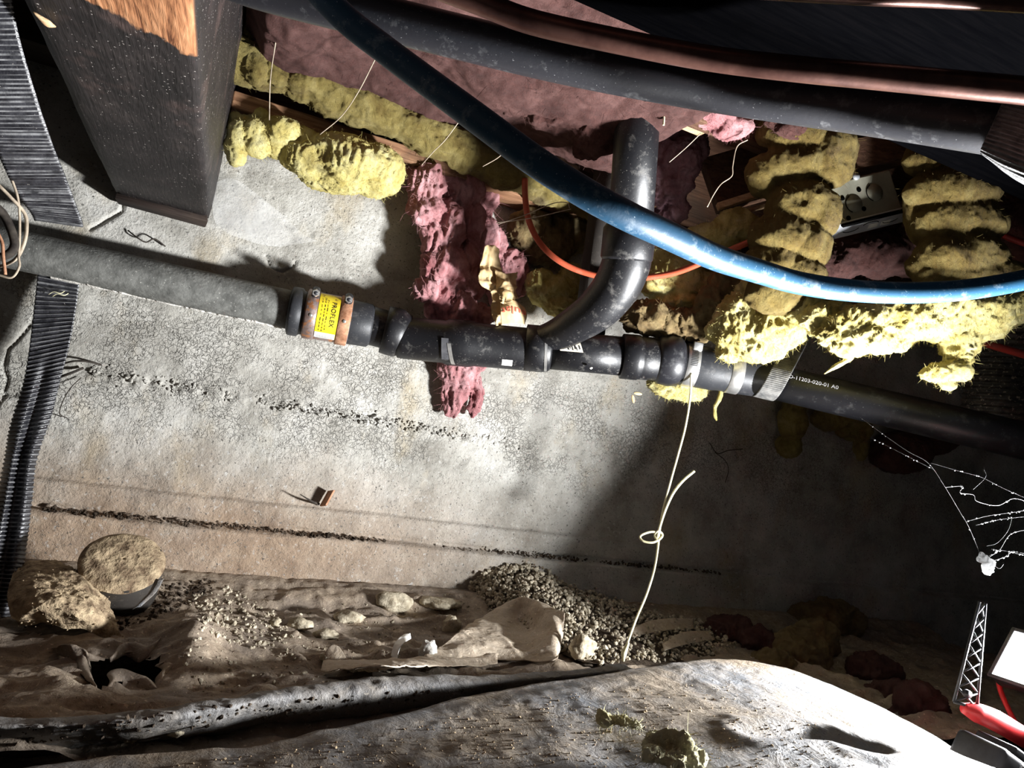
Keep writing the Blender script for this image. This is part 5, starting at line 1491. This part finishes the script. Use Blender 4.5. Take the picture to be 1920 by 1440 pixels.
wires = [('tie wire at the girder end holding up the long yellow roll', [(526, 30, 1.30), (516, 85, 1.36), (507, 150, 1.38), (505, 225, 1.44)]),
         ('tie wire slanting across the long yellow roll left of the blue pipe', [(705, 108, 1.30), (672, 172, 1.36), (640, 218, 1.43), (600, 252, 1.46)]),
         ('tie wire slanting from the blue pipe to the top of the pink batt', [(862, 226, 1.38), (835, 262, 1.42), (812, 285, 1.46), (790, 310, 1.50)]),
         ('short tie wire right of the pink batt, touching the long yellow roll', [(945, 286, 1.44), (930, 298, 1.46), (905, 312, 1.48)]),
         ('tie wire crossing the mauve wool right of the vent pipe', [(1314, 250, 1.44), (1285, 278, 1.46), (1255, 304, 1.48)])]
for lab, p in wires:
    cord('tie_wire', lab, 'wire', PCs(p), 0.0010, 'wire', group=g)
cord('tie_wire', 'loose wire upper of the crossed pair left of the vent', 'wire', PCs([(935, 420, 1.6), (985, 403, 1.6), (1035, 382, 1.6), (1062, 380, 1.6), (1068, 390, 1.6)]), 0.0011, 'wire', group=g)
cord('tie_wire', 'loose wire lower of the crossed pair left of the vent', 'wire', PCs([(930, 418, 1.6), (1000, 408, 1.6), (1070, 392, 1.6)]), 0.0011, 'wire', group=g)
cord('twig', 'thin bent twig in the gap right of the mauve wool', 'twig', PCs([(1402, 262, 1.46), (1382, 275, 1.47), (1374, 310, 1.47), (1372, 330, 1.47), (1352, 345, 1.47), (1338, 365, 1.47), (1326, 388, 1.47)]), 0.0012, 'wire')
cord('white_string', 'short white string hanging from the bare board beside the vent pipe', 'string', PCs([(1252, 195, 1.38), (1244, 200, 1.38), (1245, 220, 1.38), (1244, 235, 1.38)]), 0.0022, 'twine')
# hanging cables at the far left
cabs = [('tan cable loop nearest the pipe at the left edge', [(-20, 330, 1.18), (20, 370, 1.2), (46, 400, 1.22), (50, 430, 1.22), (44, 460, 1.22), (30, 485, 1.22), (5, 498, 1.22), (-20, 500, 1.22)], 0.0030, 'wire'),
        ('thin tan cable dropping inside the loop at the left edge', [(20, 330, 1.2), (34, 375, 1.21), (37, 430, 1.215), (35, 480, 1.215), (36, 500, 1.215), (22, 520, 1.215), (-5, 515, 1.21)], 0.0022, 'wire'),
        ('thick dark cable curving at the left edge', [(-30, 370, 1.17), (5, 400, 1.2), (24, 440, 1.205), (26, 465, 1.205), (8, 480, 1.2), (-30, 485, 1.2)], 0.0075, 'root'),
        ('reddish twisted cord at the very left edge', [(-8, 430, 1.18), (4, 455, 1.18), (6, 480, 1.18), (10, 515, 1.18)], 0.0028, 'rust')]
for lab, p, r, m in cabs:
    cord('cable', lab, 'cable', PCs(p), r, m, group='cables at the left edge')
# roots and wires sticking out of the wall
def wy(lst, gap=0.006):
    return [PY(x, y, WALL_Y - gap - (0.012 if 0 < i < len(lst) - 1 else 0)) for i, (x, y) in enumerate(lst)]
for lab, p, r in [('dark root poking straight out of the cold joint beside the strap tail', [(118, 682), (140, 677), (165, 678), (190, 684)], 0.0022),
                  ('short thick root just below the cold joint beside the strap tail', [(112, 707), (132, 700), (156, 690)], 0.0030),
                  ('thin dangling root curling down beside the strap tail', [(152, 708), (132, 728), (118, 752), (112, 775), (126, 784)], 0.0011),
                  ('short dark wire on the wall under the girder end', [(240, 432), (258, 446), (274, 454), (290, 448), (310, 462)], 0.0016),
                  ('branching dark root on the dim wall right of the string', [(1330, 830), (1345, 850), (1365, 845), (1392, 842)], 0.0013),
                  ('dark root drooping on the dim wall right of the string', [(1340, 848), (1358, 862), (1366, 880), (1360, 905)], 0.0011)]:
    cord('wall_root', lab, 'root', wy(p), r, 'root')
# form tie
def build_tie():
    a = PY(598, 945, WALL_Y - 0.006)
    out = np.array([0.02, -0.055, 0.012])
    t = thing('form_tie', 'rusty flat steel form tie sticking out of the wall near its foot', 'form tie', a)
    mk('strap_iron', *boxf(a + out / 4 + [0.010, 0, 0.014], _n([0.35, 0, 1]) * 0.020, _n(out) * 0.014, np.cross(_n([0.35, 0, 1]), _n(out)) * 0.0025, 0.0008), M['rust'], t, smooth=False)
    mk('stub_wire', *path_tube([a + [0.0, 0.0, 0.0], a + [-0.02, -0.02, 0.006], a + [-0.05, -0.03, 0.02]], [0.003, 0.0025, 0.001], 14, 8), M['root'], t)
    return t
build_tie()
# two flies of straw on the wall below the wye, dark stain spots
for k, (lab, x, y, rot) in enumerate([('tiny straw flake stuck on a web below the wye, upper one', 1196, 738, 10), ('tiny straw flake stuck on a web below the wye, lower one', 1187, 748, 80)]):
    V, Fc = ell(x, y, 1.66, 8, 3, 0.002, rot)
    tag(mk('straw_flake', V, Fc, M['kraft']), lab, 'flake')
# cobwebs
def build_web():
    t = thing('cobweb', 'dusty cobweb with a bright white clump above the lamp', 'cobweb', PC(1850, 1060, 1.0))
    strands = [[(1612, 782, 1.5), (1650, 810, 1.4), (1700, 845, 1.3), (1740, 868, 1.2), (1770, 910, 1.12), (1800, 960, 1.05), (1815, 985, 1.03), (1828, 1015, 1.0), (1838, 1040, 1.0)],
               [(1632, 820, 1.45), (1675, 842, 1.35), (1720, 865, 1.22), (1750, 880, 1.15)],
               [(1745, 868, 1.2), (1800, 884, 1.15), (1840, 895, 1.12), (1880, 915, 1.1), (1925, 935, 1.08)],
               [(1772, 914, 1.12), (1805, 912, 1.1), (1800, 924, 1.1), (1825, 928, 1.1), (1832, 940, 1.1), (1870, 948, 1.1), (1900, 935, 1.1), (1930, 942, 1.1)],
               [(1812, 978, 1.04), (1850, 968, 1.04), (1890, 962, 1.04), (1930, 956, 1.04)],
               [(1830, 985, 1.03), (1870, 975, 1.03), (1930, 968, 1.03)],
               [(1856, 1044, 1.0), (1875, 1030, 1.0), (1895, 1002, 1.0), (1930, 992, 1.0)],
               [(1860, 1030, 1.0), (1890, 1034, 1.0), (1930, 1044, 1.0)],
               [(1862, 1052, 1.0), (1885, 1044, 1.0), (1900, 1035, 1.0), (1930, 1040, 1.0)],
               [(1866, 1062, 1.0), (1875, 1066, 1.0), (1882, 1058, 1.0)],
               [(1850, 1024, 1.0), (1870, 1018, 1.0), (1890, 995, 1.0), (1898, 970, 1.0)],
               [(1825, 918, 1.1), (1848, 895, 1.1), (1845, 880, 1.1)]]
    rad = [0.00022, 0.0001, 0.0001, 0.00022, 0.00012, 0.0001, 0.0002, 0.00012, 0.0002, 0.00014, 0.0001, 0.0001]
    for p, r in zip(strands, rad):
        mk('web_strand', *path_tube(PCs(p), r, 12 * len(p), 5), M['web'], t)
    V, N, Fc = remesh([ell(1845, 1050, 1.0, 13, 8), ell(1852, 1064, 1.0, 11, 14), ell(1840, 1042, 1.0, 5, 6), ell(1858, 1056, 1.0, 8, 8)], 0.0012)
    V = V + N * (0.003 * fbm(V, 160, 3, 5, gain=.7))[:, None]
    mk('web_clump', V, Fc, M['web'], t)
    # dust beads caught on the strands
    rnd = np.random.RandomState(4)
    C = []
    for p in strands[:9]:
        Q = catmull(PCs(p), 60)
        C += list(Q[rnd.randint(0, 60, 12)] + rnd.normal(0, 0.0006, (12, 3)))
    o = mk('dust_specks', *crumbs(np.array(C), rnd.uniform(0.0006, 0.0015, len(C)), 6), M['web'], t)
    o['kind'] = 'stuff'
build_web()
rows = [[PY(x, y, 1.66) for x, y in r] for r in ([(398, 345), (425, 335), (450, 340)], [(398, 385), (460, 380), (520, 395)], [(405, 420), (480, 430), (570, 440)], [(430, 440), (510, 462), (596, 452)])]
G = crumple(rows, 30, 30, 0.004, 14, 511)
tag(mk('cobweb_sheet', G.reshape(-1, 3), grid_faces(30, 30), M['film']), 'hazy white cobweb film on the wall right of the girder end', 'cobweb')

# ================================================================== round stub at left
def build_stub():
    c = PZ(230, 1056, 0.105)
    c[1] = min(c[1], 1.50)
    to = CAM - c
    to[2] = 0
    to = _n(to)
    nrm = _n(np.array([0, 0, 1.0]) * math.cos(0.66) + to * math.sin(0.66))
    R = 0.070
    t = thing('pipe_stub', 'capped round stub packed with tan dirt, wrapped in grey plastic', 'stub', c - [0, 0, 0.1])
    mk('stub_wall', *revolve(c - nrm * 0.075, c + nrm * 0.004, [(0, R * 0.98), (0.5, R), (0.97, R), (1, R - 0.003)], seg=48), M['abs_dusty'], t)
    # dirt top, slightly domed, ragged outline
    n, m = 26, 64
    V = [c + nrm * 0.008]
    u = _n(np.cross(nrm, [1, 0, 0])); v = np.cross(nrm, u)
    for i in range(1, n):
        for j in range(m):
            a = 2 * math.pi * j / m
            rr = R * 1.015 * i / (n - 1)
            V.append(c + (u * math.cos(a) + v * math.sin(a)) * rr + nrm * (0.012 - 0.010 * (i / (n - 1)) ** 6))
    V = np.array(V)
    V = V + nrm * (0.0025 * fbm(V, 60, 3, 521))[:, None]
    Fc = [[0, 1 + j, 1 + (j + 1) % m] for j in range(m)]
    for i in range(n - 2):
        for j in range(m):
            k = (j + 1) % m
            Fc.append([1 + i * m + j, 1 + (i + 1) * m + j, 1 + (i + 1) * m + k, 1 + i * m + k])
    mk('dirt_fill', V, Fc, M['soil'], t)
    mk('fill_mark', *revolve(c + nrm * 0.008, c + nrm * 0.0095, [(0, 0.006), (1, 0.004)], seg=12), M['dark_soil'], t)
    # loose plastic tongues below
    for pts, w in ((((160, 1108), (170, 1130), (180, 1152)), 10), (((150, 1142), (170, 1160), (196, 1176)), 14), (((300, 1085), (286, 1110), (256, 1138)), 12)):
        rows = []
        for k, (x, y) in enumerate(pts):
            p = PC(x, y, (ROT.T @ (c + to * 0.075 - CAM))[2] - 0.02 * k)
            rows.append([p - CRIGHT * w / FPX * 0.7 - [0, 0, .002 * k], p + CFWD * -0.004, p + CRIGHT * w / FPX * 0.7])
        G = crumple(rows, 20, 8, 0.002, 60, 77 + w)
        V, F2 = thick(G, 0.001)
        mk('plastic_tongue', V, F2, M['sheet_front'], t)
build_stub()

# ================================================================== work lamp
def build_lamp():
    t = thing('work_lamp', 'red and black battery work lamp shining at the right edge', 'lamp', LAMP_POS - [0, 0, 0.2])
    d = LAMP_DIR
    side = _n(np.cross([0, 0, 1.0], d))        # along the head
    up = np.cross(d, side)
    c = LAMP_POS
    k = LAMP_C / 1.45
    V, Fc = boxf(c - d * (0.022 * k), side * (0.140 * k), up * (0.066 * k), d * (0.020 * k), 0.006)
    head = mk('lamp_head', V, Fc, M['lamp_black'], t)
    V, Fc = boxf(c - d * (0.0008 * k), side * (0.133 * k), up * (0.059 * k), d * (0.0006 * k), 0.0)
    mk('lens', V, Fc, M['lens'], head, smooth=False)
    fr = []
    for sgn in (-1, 1):
        fr.append(boxf(c + up * sgn * (0.0635 * k), side * (0.140 * k), up * (0.004 * k), d * (0.002 * k), 0.0006))
        fr.append(boxf(c + side * sgn * (0.137 * k), side * (0.004 * k), up * (0.066 * k), d * (0.002 * k), 0.0006))
    mk('bezel', *join(fr), M['lamp_grey'], head)
    # red carrying arm below the head
    arm = [PC(1806, 1328, LAMP_C * 0.950), PC(1830, 1336, LAMP_C * 0.950), PC(1868, 1352, LAMP_C * 0.950), PC(1930, 1388, LAMP_C * 0.957), PC(2010, 1430, LAMP_C * 0.972)]
    V, Fc = path_tube(arm, np.array([0.010, 0.019, 0.021, 0.020, 0.020]) * k, 40, 14)
    mk('red_arm', V, Fc, M['lamp_red'], t)
    # lattice bracket
    a, b = PC(1810, 1322, LAMP_C * 0.950), PC(1842, 1130, LAMP_C * 0.972)
    ax = _n(b - a)
    w = _n(CRIGHT - CRIGHT.dot(ax) * ax)
    Lh = np.linalg.norm(b - a)
    pa = [tube(np.array([a - w * (0.0236 * k), b - w * (0.0062 * k)]), 0.0022, 8), tube(np.array([a + w * (0.0236 * k), b + w * (0.0062 * k)]), 0.0022, 8), tube(np.array([a - w * (0.0236 * k), a + w * (0.0236 * k)]), 0.0024, 8)]
    br = mk('bracket', *join(pa), M['lamp_black'], t)
    n = 7
    for i in range(n):
        t0, t1 = i / n, (i + 1) / n
        w0, w1 = (0.0236 - 0.0174 * t0) * k, (0.0236 - 0.0174 * t1) * k
        for s in (-1, 1):
            mk('lattice_bar', *tube(np.array([a + ax * Lh * t0 - w * w0 * s, a + ax * Lh * t1 + w * w1 * s]), 0.0016, 6), M['lamp_black'], br)
    mk('bracket_pin', *revolve(a + ax * (0.022 * k) - CFWD * (0.004 * k), a + ax * (0.022 * k) + CFWD * (0.004 * k), [(0, 0.006), (1, 0.006)], seg=16), M['lamp_black'], br)
    # battery
    q0 = PC(1885, 1428, LAMP_C * 0.914)
    bx = _n(PC(1960, 1490, LAMP_C * 0.929) - PC(1830, 1395, LAMP_C * 0.908))
    bz = _n(np.array([0, 0, 1.0]) - bx[2] * bx)
    by = np.cross(bz, bx)
    bat = mk('battery', *boxf(q0 - bz * (0.02 * k), bx * (0.075 * k), by * (0.052 * k), bz * (0.032 * k), 0.008), M['lamp_black'], t)
    fn = by if by.dot(CAM - q0) > 0 else -by
    mk('battery_shoulder', *boxf(q0 + bz * (0.016 * k) + bx * (0.008 * k), bx * (0.050 * k), by * (0.042 * k), bz * (0.012 * k), 0.003), M['lamp_black'], bat)
    gc = q0 + fn * (0.0535 * k) - bz * (0.016 * k) + bx * (0.012 * k)
    pl = mk('gauge_plate', *boxf(gc, bx * (0.044 * k), bz * (0.020 * k), fn * (0.0012 * k), 0.0004), M['zinc_pale'], bat)
    mk('gauge_face', *boxf(gc + fn * (0.0014 * k), bx * (0.041 * k), bz * (0.0175 * k), fn * (0.0005 * k)), M['lamp_black'], pl, smooth=False)
    mk('red_panel', *boxf(gc + fn * (0.0020 * k) - bx * (0.020 * k), bx * (0.018 * k), bz * (0.014 * k), fn * (0.0004 * k)), M['lamp_red'], pl, smooth=False)
    for i in range(4):
        mk('gauge_light', *boxf(gc + fn * (0.0026 * k) + bx * ((-0.008 + 0.009 * i) * k) + bz * (0.004 * k), bx * (0.0024 * k), bz * (0.0022 * k), fn * (0.0004 * k)), M['label_white'], pl, smooth=False)
    mk('gauge_button', *revolve(gc + fn * (0.0018 * k) + bx * (0.031 * k), gc + fn * (0.0032 * k) + bx * (0.031 * k), [(0, 0.0046 * k), (1, 0.004 * k)], seg=16), M['label_white'], pl)
    mk('gauge_line', *boxf(gc + fn * (0.0022 * k) - bz * (0.010 * k), bx * (0.022 * k), bz * (0.0011 * k), fn * (0.0004 * k)), M['label_white'], pl, smooth=False)
    # yoke carrying the head on the foot
    ft = PC(1990, 1500, LAMP_C * 0.943)
    for sg in (-1, 1):
        pe = c - d * (0.02 * k) + side * (sg * 0.147 * k)
        mk('yoke_arm', *path_tube([pe, pe - np.array([0, 0, 0.075 * k]), (pe + ft) / 2 - np.array([0, 0, 0.05 * k]), ft], 0.006 * k, 24, 10), M['lamp_red'], t)
    # stand foot
    mk('stand_foot', *boxf(PC(1990, 1500, LAMP_C * 0.944), bx * (0.09 * k), by * (0.05 * k), bz * (0.01 * k), 0.004), M['lamp_black'], t)
    L = bpy.data.lights.new('lamp_light', 'AREA')
    L.shape = 'RECTANGLE'
    L.size, L.size_y = 0.262 * k, 0.116 * k
    L.energy = LAMP_POWER
    L.spread = LAMP_SPREAD
    L.color = (0.97, 0.985, 1.0)
    lo = bpy.data.objects.new('lamp_light', L)
    COL.objects.link(lo)
    q = Matrix((Vector(side), Vector(-up), Vector(-d))).transposed()
    lo.matrix_world = Matrix.Translation(Vector(c + d * 0.0024)) @ q.to_4x4()
    return t
build_lamp()
